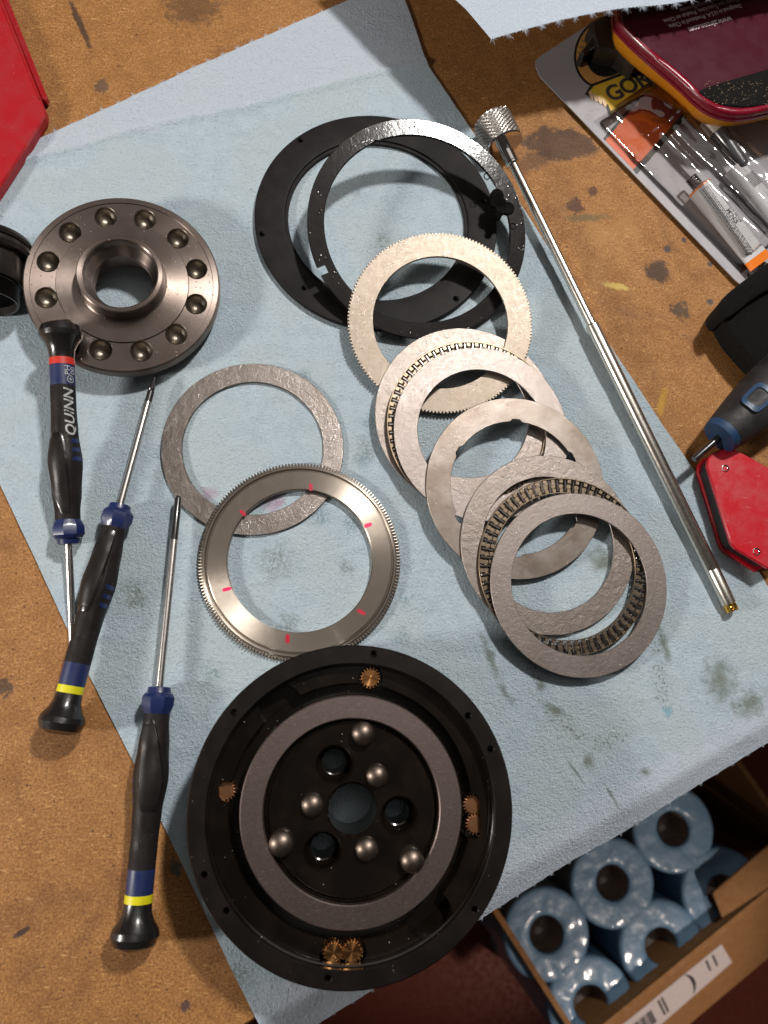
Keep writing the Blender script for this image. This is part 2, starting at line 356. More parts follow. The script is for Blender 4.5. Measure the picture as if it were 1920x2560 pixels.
def plastic(name, col, rough=0.4, bump=0.05, bs=1.5, spec=0.5, coat=0.0, var=0.15, smudge=0.3, scuff=0.0):
    g = G(name); n = g.noise(bs, 4, 0.6); b = g.noise(0.12, 4, 0.6)
    c = g.mix(g.maprange(b, 0.35, 0.65, 0, var), col, tuple(min(1, x*0.6) for x in col))
    if scuff:
        for sr, sx_2 in ((0.7, 9), (2.1, 7)):
            sv = g.noise(0.5, 3, 0.7, co=g.stretch(0.35, sx_2*0.5, 1, sr)); c = g.mix(g.math('MULTIPLY', g.maprange(sv, 0.68, 0.72), scuff), c, (0.62, 0.5, 0.47))
        c = g.mix(g.math('MULTIPLY', g.maprange(g.vor(0.5), 0.10, 0.05), g.math('MULTIPLY', g.maprange(g.noise(0.1, 3), 0.48, 0.58), scuff)), c, (0.7, 0.6, 0.55))
    return g.set(color=c, rough=g.maprange(b, 0.3, 0.7, rough*(1-smudge), rough*(1+smudge)), spec=spec, coat=coat, coatr=0.12, normal=g.bump(n, bump))
def clear(name):
    g = G(name); nt = g.nt; out = g.n['Material Output']
    tr = g.n.new('ShaderNodeBsdfTransparent'); tr.inputs[0].default_value = (0.93, 0.93, 0.93, 1)
    gl = g.n.new('ShaderNodeBsdfGlossy'); gl.inputs['Roughness'].default_value = 0.06; gl.inputs[0].default_value = (1, 1, 1, 1)
    fr = g.n.new('ShaderNodeFresnel'); fr.inputs[0].default_value = 1.5
    bm_ = g.bump(g.noise(0.10, 2, 0.5, 0.3), 0.35); nt.links.new(bm_, gl.inputs['Normal']); nt.links.new(bm_, fr.inputs['Normal'])
    mx = g.n.new('ShaderNodeMixShader'); nt.links.new(g.math('ADD', fr.outputs[0], 0.03), mx.inputs[0]); nt.links.new(tr.outputs[0], mx.inputs[1]); nt.links.new(gl.outputs[0], mx.inputs[2]); nt.links.new(mx.outputs[0], out.inputs[0])
    return g.m
def fabric(name, col, sc_=1.6, rough=0.9, b=0.5):
    g = G(name); wv = g.n.new('ShaderNodeTexWave'); g.put(wv.inputs['Vector'], g.co); wv.inputs['Scale'].default_value = sc_*0.5; wv.bands_direction = 'DIAGONAL'; wv.inputs['Distortion'].default_value = 0.6
    n = g.noise(2.5, 3, 0.7); c = g.mix(n, tuple(x*0.4 for x in col), tuple(x*1.8 for x in col))
    return g.set(color=c, rough=rough, spec=0.12, sheen=0.03, normal=g.bump(g.math('ADD', wv.outputs['Fac'], n), b))

MDF = mdf(); TOW = towel_mat(); TOW2 = plain_towel()
M = dict(
    washer=steel('oiled_washer_steel', (0.265, 0.228, 0.210), 0.50, 0.09, 0.6, drops=0.06, oil=0.6, scratch=0.3),
    washer_wavy=steel('wavy_oiled_steel', (0.27, 0.232, 0.208), 0.49, 0.20, 0.34, drops=0.07, oil=0.6),
    washer_dull=steel('dull_washer_steel', (0.185, 0.16, 0.145), 0.42, 0.18, 0.4, drops=0.10, var=0.4, oil=0.9),
    pale=steel('pale_plated_steel', (0.35, 0.295, 0.24), 0.55, 0.06, 0.5, pits=0.85, var=0.15, oil=0.4),
    notched=steel('stained_steel', (0.27, 0.232, 0.205), 0.42, 0.07, 0.2, var=0.8, oil=0.5, scratch=0.25),
    turned=steel('turned_steel', (0.40, 0.35, 0.30), 0.36, 0.002, 0.3, aniso=0.92, var=0.1, groove=0.008),
    flange=steel('machined_steel', (0.225, 0.185, 0.165), 0.38, 0.006, 0.5, aniso=0.85, var=0.4, pits=0.35, groove=0.008),
    dimple=steel('dimple_steel', (0.26, 0.225, 0.185), 0.40, 0.08, 0.6),
    hring=steel('ground_steel_ring', (0.20, 0.155, 0.145), 0.45, 0.02, 1.4, var=0.1, scratch=0.5),
    pin=steel('pin_steel', (0.19, 0.15, 0.125), 0.42, 0.04, 0.6),
    cage=steel('cage_steel', (0.24, 0.185, 0.13), 0.38, 0.06, 0.6),
    roller=steel('roller_steel', (0.36, 0.32, 0.30), 0.2, 0.01, 0.6),
    chrome=steel('chrome', (0.74, 0.72, 0.70), 0.10, 0.0, 0.3, var=0.1),
    rod=steel('stainless_tube', (0.72, 0.68, 0.61), 0.26, 0.004, 0.6, var=0.2),
    shaft=steel('satin_shaft', (0.72, 0.69, 0.67), 0.26, 0.0, 0.3, var=0.1),
    brass=steel('brass', (0.62, 0.30, 0.11), 0.25, 0.01, 0.8, aniso=0.85, var=0.1),
    brass_dark=steel('shade_toned_brass', (0.50, 0.24, 0.12), 0.38, 0.02, 0.8, var=0.2),  # darker brass for the sunk pinions, shade put into the colour
    knurl=steel('knurled_chrome', (0.70, 0.67, 0.64), 0.36, 0.0, 0.3, var=0.1),
    gold=steel('gold_tip', (0.85, 0.52, 0.10), 0.2, 0.05, 0.8),
    plate=oily_black('matt_black_steel', (0.007, 0.006, 0.006), 0.5, 0.01, spec=0.10, coat=0.0, glint_specks=0.12),
    wet=oily_black('wet_black_steel', (0.006, 0.005, 0.005), 0.14, 0.008, drops=0.09, spec=0.30, coat=0.0),
    housing=oily_black('oiled_black_housing', (0.005, 0.0035, 0.0025), 0.17, 0.02, spec=0.4, coat=0.2, glint_specks=0.9),
    rim=oily_black('satin_black_rim', (0.006, 0.0045, 0.004), 0.40, 0.012, spec=0.2, coat=0.0, glint_specks=0.4),
    deadblack=plastic('dead_black', (0.003, 0.0028, 0.0028), 0.8, 0.05, spec=0.04),  # plain near-black for the bore disc and the clover
    blackpart=oily_black('black_oxide', (0.013, 0.011, 0.010), 0.30, 0.03, spec=0.55, coat=0.2),
    grip=plastic('dark_grip_rubber', (0.014, 0.0115, 0.011), 0.5, 0.15, 1.6, spec=0.18, smudge=0.4, scuff=0.12),
    pad=plastic('grip_inlay_rubber', (0.014, 0.012, 0.0115), 0.42, 0.06, 2.0, spec=0.25),
    knob=plastic('gloss_black_plastic', (0.010, 0.009, 0.009), 0.26, 0.06, 0.8, spec=0.55, coat=0.3),
    blue=plastic('blue_plastic', (0.010, 0.020, 0.085), 0.38, 0.04, 1.5, coat=0.2),
    red=plastic('red_band', (0.55, 0.03, 0.02), 0.35), yellow=plastic('yellow_band', (0.66, 0.60, 0.01), 0.35),
    print=plastic('grey_print', (0.42, 0.43, 0.44), 0.5, 0.0), tipblack=oily_black('black_tip', (0.012, 0.011, 0.011), 0.25, 0.02),
    redbox=plastic('red_painted_plastic', (0.36, 0.010, 0.016), 0.42, 0.05, 0.9, var=0.25, scuff=0.35),
    magred=plastic('red_enamel', (0.44, 0.008, 0.018), 0.34, 0.07, 0.4, coat=0.3, var=0.3, scuff=0.3),
    magcore=plastic('black_core', (0.012, 0.012, 0.013), 0.5),
    marker=plastic('red_marker_ink', (0.42, 0.005, 0.03), 0.4), pink=plastic('pink_marker_ink', (0.85, 0.02, 0.14), 0.4),
    pouch=fabric('black_nylon', (0.007, 0.0065, 0.006)), felt=fabric('black_felt', (0.014, 0.013, 0.012), 3.0, 0.95, 0.6),
    handle=plastic('charcoal_rubber', (0.013, 0.012, 0.013), 0.6, 0.05, 2.0), handleblue=plastic('blue_trim', (0.009, 0.038, 0.095), 0.55),
    maroon=plastic('maroon_plastic', (0.050, 0.004, 0.012), 0.30, 0.0, 1.0, spec=0.22, var=0.0, smudge=0.1), maroonrim=plastic('crimson_rim', (0.19, 0.004, 0.018), 0.28, coat=0.4),
    orangeyel=plastic('amber_plastic', (0.62, 0.24, 0.012), 0.30, 0.02, coat=0.3), labelink=plastic('label_print', (0.55, 0.46, 0.50), 0.5, 0.0),
    card=plastic('grey_card', (0.29, 0.28, 0.30), 0.36, 0.02, 0.4, var=0.1, coat=0.15), cardorange=plastic('card_orange', (0.50, 0.085, 0.015), 0.34, 0.02, coat=0.2),
    cardblack=plastic('card_black', (0.010, 0.010, 0.010), 0.35, 0.0), cardyellow=plastic('card_yellow', (0.52, 0.36, 0.03), 0.4), cardtan=plastic('card_tan', (0.45, 0.24, 0.07), 0.4),
    cardgreen=plastic('card_green', (0.09, 0.20, 0.05), 0.4), skin=plastic('card_cream', (0.55, 0.40, 0.24), 0.4),
    tube=plastic('white_tube', (0.56, 0.55, 0.56), 0.3, 0.05, 0.5, coat=0.3), tubeorange=plastic('tube_orange', (0.75, 0.19, 0.02), 0.35), tubedark=plastic('smoke_nozzle', (0.05, 0.05, 0.055), 0.2, coat=0.4),
    cream=plastic('cream_cap', (0.40, 0.37, 0.32), 0.4), text=plastic('black_print', (0.03, 0.03, 0.03), 0.5, 0.0),
    clear=clear('clear_blister'),
    cardboard=plastic('cardboard', (0.24, 0.12, 0.048), 0.75, 0.3, 0.15, spec=0.15, var=0.3), tape=plastic('white_label', (0.50, 0.44, 0.43), 0.6, 0.05, 0.2, var=0.2),
    wrap=plastic('shrink_wrapped_towel', (0.125, 0.225, 0.34), 0.45, 1.6, 0.08, spec=0.4, coat=0.45, var=0.2), core=plastic('roll_core', (0.24, 0.19, 0.17), 0.4, 6.0, 0.13, coat=0.8),
    floor=plastic('red_brown_floor', (0.15, 0.034, 0.020), 0.5, 0.0, 0.05, spec=0.15, var=0.4), apron=plastic('bench_apron', (0.05, 0.02, 0.012), 0.6),
)

# ------------------------------------------------------------------ setting: bench, floor
E0 = P(640, 2548).xy; E1 = P(1920, 1795).xy
ed = (E1-E0).normalized(); en = Vector((ed.y, -ed.x))          # en points off the bench
def past(p): return (Vector((p[0], p[1]))-E0).dot(en)
q0 = E0-ed*900; q1 = E0+ed*1300
bench = obj('workbench_top', prism([q0, q1, q1-en*1500, q0-en*1500], -19, 0, chamfer=0.8), MDF); bench['kind'] = 'structure'
ap = obj('bench_apron', prism([q0-en*14, q1-en*14, q1-en*34, q0-en*34], -120, -19.5), M['apron']); ap['kind'] = 'structure'
fl = obj('floor', prism([(-2500, -2500), (2500, -2500), (2500, 2500), (-2500, 2500)], -940, -900), M['floor']); fl['kind'] = 'structure'

# ------------------------------------------------------------------ towels
def poly_at(pts, t):
    L = [0.0]
    for a, b in zip(pts, pts[1:]): L.append(L[-1]+(b-a).length)
    s = t*L[-1]
    for i in range(len(pts)-1):
        if s <= L[i+1] or i == len(pts)-2:
            k = (s-L[i])/(L[i+1]-L[i]); return pts[i].lerp(pts[i+1], min(max(k, 0), 1))
def coons(top, bottom, left, right, nu, nv, zf, torn):
    """top/bottom run left to right, left/right run top to bottom (world xy, mm)"""
    bm = bmesh.new(); rows = []
    tl, tr, bl, br = top[0], top[-1], bottom[0], bottom[-1]
    for j in range(nv+1):
        v = j/nv; row = []
        for i in range(nu+1):
            u = i/nu
            p = poly_at(top, u)*(1-v)+poly_at(bottom, u)*v+poly_at(left, v)*(1-u)+poly_at(right, v)*u - (tl*(1-u)*(1-v)+tr*u*(1-v)+bl*(1-u)*v+br*u*v)
            row.append(bm.verts.new((p.x, p.y, zf(p, u, v))))
        rows.append(row)
    for j in range(nv):
        for i in range(nu): bm.faces.new((rows[j][i], rows[j+1][i], rows[j+1][i+1], rows[j][i+1]))
    return bm, rows
def fringe(edge, outward, n, l0, l1, clump, seed=1):
    """torn paper fibres: thin curved slivers leaving an edge"""
    rnd = random.Random(seed); bm = bmesh.new()
    L = [0.0]
    for a, b in zip(edge, edge[1:]): L.append(L[-1]+(b-a).length)
    tot = L[-1]
    for k in range(n):
        s = rnd.random()*tot
        if clump: s0 = round(s/clump)*clump; s = s0+rnd.gauss(0, clump*0.05) if rnd.random() < 0.5 else s
        s = min(max(s, 0), tot); i = max(j for j in range(len(L)) if L[j] <= s+1e-9); i = min(i, len(edge)-2)
        p = edge[i].lerp(edge[i+1], (s-L[i])/max(1e-9, L[i+1]-L[i]))
        big = clump and abs(s-round(s/clump)*clump) < clump*0.09
        ln = rnd.uniform(l0, l1)*(1.0 if big else 0.3); a = rnd.gauss(0, 0.5)
        o = Vector(outward).normalized(); o.rotate(Matrix.Rotation(a, 3, 'Z')); o.z += rnd.uniform(-0.2, 0.35)
        sd = Vector((-o.y, o.x, 0)).normalized()*rnd.uniform(0.025, 0.09)
        b0 = p-Vector(outward)*0.5; mid = p+o*ln*0.5+sd*rnd.uniform(-1.5, 1.5); tip = p+o*ln+sd*rnd.uniform(-3, 3)
        v = [bm.verts.new(x) for x in (b0-sd, b0+sd, mid+sd*0.6, mid-sd*0.6, tip)]
        bm.faces.new((v[0], v[1], v[2], v[3])); bm.faces.new((v[3], v[2], v[4]))
    return bm
def jag(pts, step, amp, out, seed):
    rnd = random.Random(seed); L = sum((b-a).length for a, b in zip(pts, pts[1:])); n = int(L/step); r = []
    for i in range(n+1):
        p = poly_at(pts, i/n); r.append(p+Vector(out)*rnd.uniform(-amp, amp)*(1 if 0 < i < n else 0))
    return r
ftl = P(0, 420).xy; fbr = P(1060, 160).xy; fd = (fbr-ftl).normalized(); fn = Vector((-fd.y, fd.x))
cr2 = P(300, 1583).xy
def tz(p, u=0, v=0):
    z = 0.9 + 0.35*noise.noise(Vector((p[0]*0.018, p[1]*0.018, 3))) + 0.12*noise.noise(Vector((p[0]*0.07, p[1]*0.07, 9)))
    s = (Vector((p[0], p[1]))-ftl).dot(fn)+2.5*noise.noise(Vector((p[0]*0.02, 4, 2)))
    sc2 = (Vector((p[0], p[1]))-cr2).dot(fn)+1.2*noise.noise(Vector((p[0]*0.03, 8, 2))); z += 0.4*math.exp(-(sc2/0.8)**2)*(1 if p[0] < 20 else 0.4)
    z += 0.30*noise.noise(Vector((p[0]*0.05+3, p[1]*0.16, 5)))
    z += 1.2*math.exp(-(s/1.6)**2)+0.35*(1/(1+math.exp(-s/1.5)))
    d = past(p)
    if d > 0: z -= 0.10*d*d if d < 3 else 0.9+(d-3)*0.6
    if d > -30: z += 0.8*noise.noise(Vector((p[0]*0.035, p[1]*0.035, 7)))*min(1, (d+30)/30)
    if d < 1.0: z = max(z, 0.4)
    return z
T_top = [P(x, y, 1).xy for x, y in [(-420, 580), (-200, 480), (0, 391), (76, 357), (260, 275), (480, 172), (700, 76), (869, 2), (1000, -58)]]
T_right = [P(x, y, 1).xy for x, y in [(1000, -58), (1012, 0), (1030, 48), (1054, 120), (1066, 157), (1105, 215), (1187, 337), (1308, 518), (1535, 877), (1655, 1059), (1738, 1177), (1898, 1429), (2030, 1640)]] + [P(2120, 1720, -5).xy]
T_bot = [P(x, y, -6).xy for x, y in [(690, 2632), (798, 2560), (942, 2466), (1070, 2380), (1198, 2296), (1352, 2196), (1430, 2144), (1550, 2082), (1675, 1999), (1809, 1919), (1889, 1868), (1920, 1852)]] + [P(2120, 1720, -5).xy]
T_left = [P(x, y, 1).xy for x, y in [(-420, 580), (-200, 850), (0, 1212), (89, 1400), (168, 1573), (220, 1684), (336, 1911), (404, 2055), (472, 2197), (570, 2406), (646, 2560)]] + [P(690, 2632, -6).xy]
up = Vector((fn.x, fn.y)); topj = jag(T_top, 2.0, 0.10, up, 3); botj = jag(T_bot, 2.0, 0.12, en, 4)
bm, rows = coons(topj, botj, T_left, T_right, 300, 300, tz, None)
towel = obj('shop_towel', bm, TOW, angle=180)
tag(towel, 'stained blue shop towel spread on the bench under the rings and tools', 'towel')
e1 = [Vector((p.x, p.y, tz(p))) for p in topj]; e2 = [Vector((p.x, p.y, tz(p))) for p in botj]
f1 = obj('torn_fringe', fringe(e1, (up.x, up.y, 0), 900, 0.4, 2.2, 7.5, 5), TOW2, towel); f1['kind'] = 'stuff'
f2 = obj('torn_fringe', fringe(e2, (en.x, en.y, -0.4), 600, 0.3, 1.3, 7.5, 6), TOW2, towel); f2['kind'] = 'stuff'
# second towel, resting on the wall scanner at the top right
def fz(p, u=0, v=0): return 40+1.5*noise.noise(Vector((p[0]*0.03, p[1]*0.03, 1))) + 6*math.sin(min(u, 1)*PI*0.5)*(1-v)
Z2 = 40
W_left = [P(x, y, Z2).xy for x, y in [(880, -260), (1060, -80), (1139, 0), (1165, 24), (1209, 75), (1228, 97)]]
W_bot = [P(x, y, Z2).xy for x, y in [(1228, 97), (1309, 74), (1404, 48), (1469, 36), (1547, 22), (1640, 10), (1730, -4), (2000, -60)]]
W_top = [P(x, y, Z2).xy for x, y in [(880, -260), (1200, -330), (1900, -420)]]
W_right = [P(x, y, Z2).xy for x, y in [(1900, -420), (2000, -60)]]
wo = Vector((0.1, -1)); wj = jag(W_bot, 2.0, 0.10, wo, 8)
bm, rows = coons(W_top, wj, W_left, W_right, 160, 80, fz, None)
tw2 = obj('shop_towel', bm, TOW2, angle=180)
tag(tw2, 'clean pale blue shop towel with a torn edge lying over the maroon scanner', 'towel')
e3 = [Vector((v.co.x, v.co.y, v.co.z)) for v in []] or [Vector((p.x, p.y, fz(p, i/(len(wj)-1), 1))) for i, p in enumerate(wj)]
f3 = obj('torn_fringe', fringe(e3, (0.05, -1, 0), 800, 1.0, 3.8, 7.8, 12), TOW2, tw2); f3['kind'] = 'stuff'

# ------------------------------------------------------------------ rings
def ring_thing(name, label, cat, at, ri, ro, h, mat, group=None, n=160, c=0.18, rf=None, ko=None, ki=None):
    o = obj(name, lathe(ringprof(ri, ro, -h, 0, c, ko, ki), n, rf=rf), mat, None, at)
    return tag(o, label, cat, group)
# black plate with a stepped bore
fH = frame(28, 199.6, 3.6, 0, 0)
prof = [(38.1, -2.2), (51.8, -2.2), (52.3, -1.8), (52.3, -0.3), (52.0, 0), (40.6, 0), (39.7, -0.15), (39.5, -0.9), (38.2, -1.0)]
me = raw(lathe(prof, 180), 'black_ring_plate')
cut = bmesh.new()
for px, py, r in [(751, 350, 0.85), (655, 585, 0.9), (1140, 747, 1.0), (1023, 316, 0.95), (1210, 503, 0.9), (760, 720, 0.85)]:
    l = on(fH, px, py, 0); lathe([(0, -5), (r, -5), (r, -0.45), (r+0.5, 0.05), (r+0.5, 3), (0, 3)], 20, closed=False, bm=cut)
    for v in cut.verts:
        if not v.tag: v.co += Vector((l.x, l.y, 0)); v.tag = True
me = fin_me(boolean(me, cut, 'black_ring_plate'))
o = link('black_ring_plate', me, M['plate'], None, fH); tag(o, 'thin matt black flat ring with small screw holes, under the wet black ring', 'ring')
# wet black ring, leaning, with a hooked cut-out and a double bite
fI = frame(44.4, 188.8, 13.6, -0.085, 0.195)
RI, RO = 39.6, 46.5
me = raw(lathe(ringprof(RI, RO, -1.5, 0, 0.25), 200), 'wet_black_ring')
cut = bmesh.new()
def cyl_at(cut, l, r, z0=-5, z1=5, n=28):
    lathe([(0, z0), (r, z0), (r, z1), (0, z1)], n, closed=False, bm=cut)
    for v in cut.verts:
        if not v.tag: v.co += Vector((l.x, l.y, 0)); v.tag = True
def box_at(cut, l, sx, sy, a):
    vs = box(cut, (l.x, l.y, 0), (sx, sy, 10), Matrix.Rotation(a, 4, 'Z'))
    for v in vs: v.tag = True
cyl_at(cut, on(fI, 1243, 492), 2.7); cyl_at(cut, on(fI, 1264, 522), 2.6)
cyl_at(cut, on(fI, 1229, 505), 2.6); cyl_at(cut, on(fI, 1250, 535), 2.7)
l = on(fI, 804, 676); box_at(cut, l, 5.0, 3.6, R_(25)); cyl_at(cut, on(fI, 797, 680), 1.1)
me = fin_me(boolean(me, cut, 'wet_black_ring'))
wet = link('wet_black_ring', me, M['wet'], None, fI); tag(wet, 'glossy wet black ring with a bitten notch, leaning over the matt black plate', 'ring')
for px, py in [(942, 358), (1217, 441), (1282, 566), (948, 832)]:
    l = on(fI, px, py); k = obj('dimple_mark', lathe([(1.0, 0), (1.35, 0.12), (1.5, 0.0)], 24, closed=False), M['wet'], wet, Matrix.Translation((l.x, l.y, 0.02)))
bm = bmesh.new()
for px, py, r in [(1243, 489, 2.9), (1270, 521, 2.8), (1252, 523, 2.5), (1238, 506, 2.4), (1256, 505, 1.6), (1245, 541, 1.5)]:
    l = on(fI, px, py); k0 = len(bm.verts); lathe([(0, -1.3), (r, -1.3), (r, 0.25), (r-0.3, 0.5+0.02*k0/100), (0, 0.5+0.02*k0/100)], 28, closed=False, bm=bm)
    for v in bm.verts:
        if not v.tag: v.co += Vector((l.x, l.y, 0)); v.tag = True
obj('black_clover', bm, M['deadblack'], wet)  # black discs set over the bite in the ring's bore
l = on(fI, 1236, 520)
# toothed pale ring
def tooth(n, depth, duty=0.5):
    def f(k, a):
        if k != 'o': return 0
        ph = (a*n/(2*PI)) % 1.0
        return -depth*(0 if ph < 0.36 else ((ph-0.36)/0.16 if ph < 0.52 else (1 if ph < 0.84 else (1-ph)/0.16)))
    return f
fJ = frame(52.6, 148.6, 9.4, 0.01, 0.135)
o = ring_thing('toothed_ring', 'pale bright flat ring with a finely toothed rim, between black rings and washers', 'gear ring', fJ, 27.9, 38.3, 1.4, M['pale'], None, 1320, 0.12, tooth(165, 0.75), 'o', 'i')
# thrust washers and needle bearings
wg = 'steel thrust washers in the overlapping row'
o = ring_thing('thrust_washer', 'steel washer lying on the pale toothed ring and under the upper needle bearing', 'washer', frame(62.2, 109.3, 5.7, -0.03, 0.07), 25.6, 37.3, 0.9, M['washer_wavy'], wg)
def bearing(label, at, ri, ro, n, rot=0.0):
    t = thing('needle_bearing', label, 'bearing', at, 'needle roller bearings in the washer row')
    bm = bmesh.new(); h = 0.9
    lathe(ringprof(ro-0.45, ro, -h, h, 0.1), 128, bm=bm); lathe(ringprof(ri, ri+0.45, -h, h*0.75, 0.1), 128, bm=bm)
    rm = (ri+ro)/2; lathe(ringprof(rm-0.55, rm+0.55, -h*0.5, -0.15, 0.08), 96, bm=bm)
    for i in range(n):
        a = rot+2*PI*(i+0.5)/n; rt = Matrix.Rotation(a, 4, 'Z')
        wd = 2*PI*rm/n
        for rr, wl, zz in [(ro-1.1, 1.5, 0.65), (ri+1.1, 1.5, 0.5)]:
            box(bm, rt @ Vector((rr, 0, zz-0.55)), (wl, wd*0.44, 1.0), rt)
        box(bm, rt @ Vector((rm, 0, -0.35)), (1.9, wd*0.4, 0.5), rt)
    obj('cage', bm, M['cage'], t)
    rl = ro-ri-1.5
    pm = finish(lathe([(0, -rl/2), (0.42, -rl/2), (0.58, -rl/2+0.15), (0.58, rl/2-0.15), (0.42, rl/2), (0, rl/2)], 10, closed=False, axis='X'), 'roller')
    pm.materials.append(M['roller'])
    for i in range(n):
        a = rot+2*PI*i/n; link('roller', pm, None, t, Matrix.Rotation(a, 4, 'Z') @ Matrix.Translation((rm, 0, 0.30)))
    return t
bearing('flat needle bearing sandwiched by the two washers nearest the pale toothed ring', frame(65.2, 104.2, 6.5, -0.045, 0.065), 28.6, 35.9, 64)
o = ring_thing('thrust_washer', 'steel washer on top of the upper needle bearing, dull pinkish grey', 'washer', frame(67.6, 101.2, 8.3, -0.055, 0.06), 26.3, 35.8, 0.9, M['washer'], wg)
def notch(k, a):
    if k != 'i': return 0
    d = abs(((a-R_(88)) % (PI/3)+PI/6) % (PI/3)-PI/6)*27
    return 1.0*max(0, min(1, (2.6-d)/1.1))
o = ring_thing('notched_ring', 'stained steel ring with six small notches in its bore, between the two needle bearings', 'ring', frame(80.2, 78.9, 7.6, -0.045, 0.085), 26.6, 36.3, 0.9, M['notched'], None, 360, 0.15, notch, 'o', 'i')
o = ring_thing('thrust_washer', 'rippled oily steel washer lying on the notched ring and under the lower needle bearing', 'washer', frame(92.0, 56.4, 6.3, -0.05, 0.08), 26.6, 35.3, 0.9, M['washer_wavy'], wg)
bearing('flat needle bearing directly under the uncovered washer at the lower end of the row', frame(97.6, 47.6, 6.5, -0.05, 0.08), 28.5, 34.6, 62)
o = ring_thing('thrust_washer', 'uncovered steel washer at the lower end of the row, lying on top', 'washer', frame(102.4, 40.3, 8.3, -0.045, 0.07), 27.2, 35.4, 1.0, M['washer'], wg)
o = ring_thing('flat_washer', 'dull brown oily steel washer alone at the left, its lower edge under the ring gear', 'washer', frame(-23.0, 96.4, 2.2, 0, 0), 27.4, 35.5, 1.2, M['washer_dull'])
# ring gear with red marks
fS = frame(-4.4, 51.2, 4.0, 0.0, 0.012)
gear = thing('ring_gear', 'turned steel ring gear with fine teeth and six red marker strokes', 'gear ring', fS)
nt_ = 190
def stooth(k, a):
    if k != 'o': return 0
    ph = (a*nt_/(2*PI)) % 1.0; return -0.85*(0 if ph < 0.34 else ((ph-0.34)/0.16 if ph < 0.5 else (1 if ph < 0.84 else (1-ph)/0.16)))
obj('toothed_rim', lathe([(34.6, -3.4), (38.3, -3.4, 'o'), (38.4, -3.2, 'o'), (38.4, -1.1, 'o'), (38.2, -0.9, 'o'), (36.9, -0.5), (36.3, 0.0), (35.9, 0.0), (35.3, -0.9), (34.6, -0.9)], 1520, rf=stooth), M['turned'], gear)
obj('gear_face', lathe([(27.4, -3.2), (35.0, -3.2), (35.0, -0.35), (34.6, -0.10), (27.7, -0.10), (27.4, -0.35)], 200), M['turned'], gear)
for px, py, a, mt, ln, wd in [(777, 1218, 88, 'marker', 3.0, 1.3), (607, 1282, 135, 'marker', 2.9, 1.3), (920, 1313, 20, 'pink', 3.2, 1.4), (567, 1473, 12, 'pink', 3.4, 1.2), (903, 1530, -32, 'marker', 3.6, 1.3), (719, 1597, 88, 'marker', 3.4, 1.5)]:
    l = on(fS, px, py); bm = prism(smooth_poly([(-ln/2, -wd/2), (-ln/5, -wd/2-0.08), (ln/2, -wd/2), (ln/2+0.1, wd/2), (0, wd/2+0.1), (-ln/2+0.1, wd/2)], 2), 0, 0.03)
    obj('marker_stroke', bm, M[mt], gear, Matrix.Translation((l.x, l.y, -0.095)) @ Matrix.Rotation(R_(a), 4, 'Z'))

# ------------------------------------------------------------------ steel flange
fE = frame(-73.8, 160.0, 13.5, -0.075, 0.045)
SE = (290-13.5)/286
RE = 38.4*SE
flg = thing('steel_flange', 'round steel flange with a raised hub and a circle of dimples under the red-banded screwdriver', 'flange', fE)
hc = on(fE, 297, 693, 10.0)
prof = [(12.4, -9.5), (RE-1.4, -6.4), (RE-0.5, -5.8), (RE, -5.0), (RE, -0.7), (RE-0.6, 0), (34.6, 0), (34.4, -0.35), (25.2, -0.35), (24.9, 0.25), (16.8, 0.7), (16.3, 1.2), (16.1, 7.0), (15.7, 7.4), (14.3, 7.4), (13.8, 7.0), (13.4, 4.5), (12.6, 3.2), (12.0, 1.5), (11.2, 0.2), (10.9, -2.5), (12.4, -9.4)]
me = raw(lathe(prof, 200), 'flange_body')
cut = bmesh.new(); rp = 29.4
holes = [(270, 557.5), (368.5, 559), (450.6, 603.7), (500.4, 678.5), (497.7, 765.7), (444.4, 845.6), (353.4, 892), (250.8, 890.7), (120.8, 761.9), (127.3, 673.1), (181.3, 598.7)]
angs = [math.atan2(on(fE, *h_).y, on(fE, *h_).x) for h_ in holes]
rps = [on(fE, *h_).xy.length for h_ in holes]; rp = sum(rps)/len(rps)
sx_ = sum(on(fE, *h_).x for h_ in holes)/len(holes)
a_base = math.atan2(sum(math.sin(a*12) for a in angs), sum(math.cos(a*12) for a in angs))/12
print('flange rp', rp, rps)
for i in range(12):
    a = a_base+2*PI*i/12; c_ = Vector((rp*math.cos(a), rp*math.sin(a), 0.9))
    k0 = len(cut.verts); lathe([(0, -5.7), (4.02, -5.7), (4.02, 2), (0, 2)], 32, closed=False, bm=cut)
    for v in cut.verts:
        if not v.tag: v.co += Vector((c_.x, c_.y, 0)); v.tag = True
me = fin_me(boolean(me, cut, 'flange_body'), 20)
link('flange_body', me, M['flange'], flg)
for i in range(12):
    a = a_base+2*PI*i/12; r = 4.12
    pr = [(0.01, -5.4), (0.9, -5.25), (1.8, -4.85), (2.6, -4.25), (3.2, -3.6), (3.65, -2.9), (3.9, -2.3), (4.0, -1.8), (4.01, -1.15), (4.25, -0.87)]
    obj('ball_dimple', lathe(pr, 32, closed=False), M['dimple'], flg, Matrix.Translation((rp*math.cos(a), rp*math.sin(a), 0.9)))

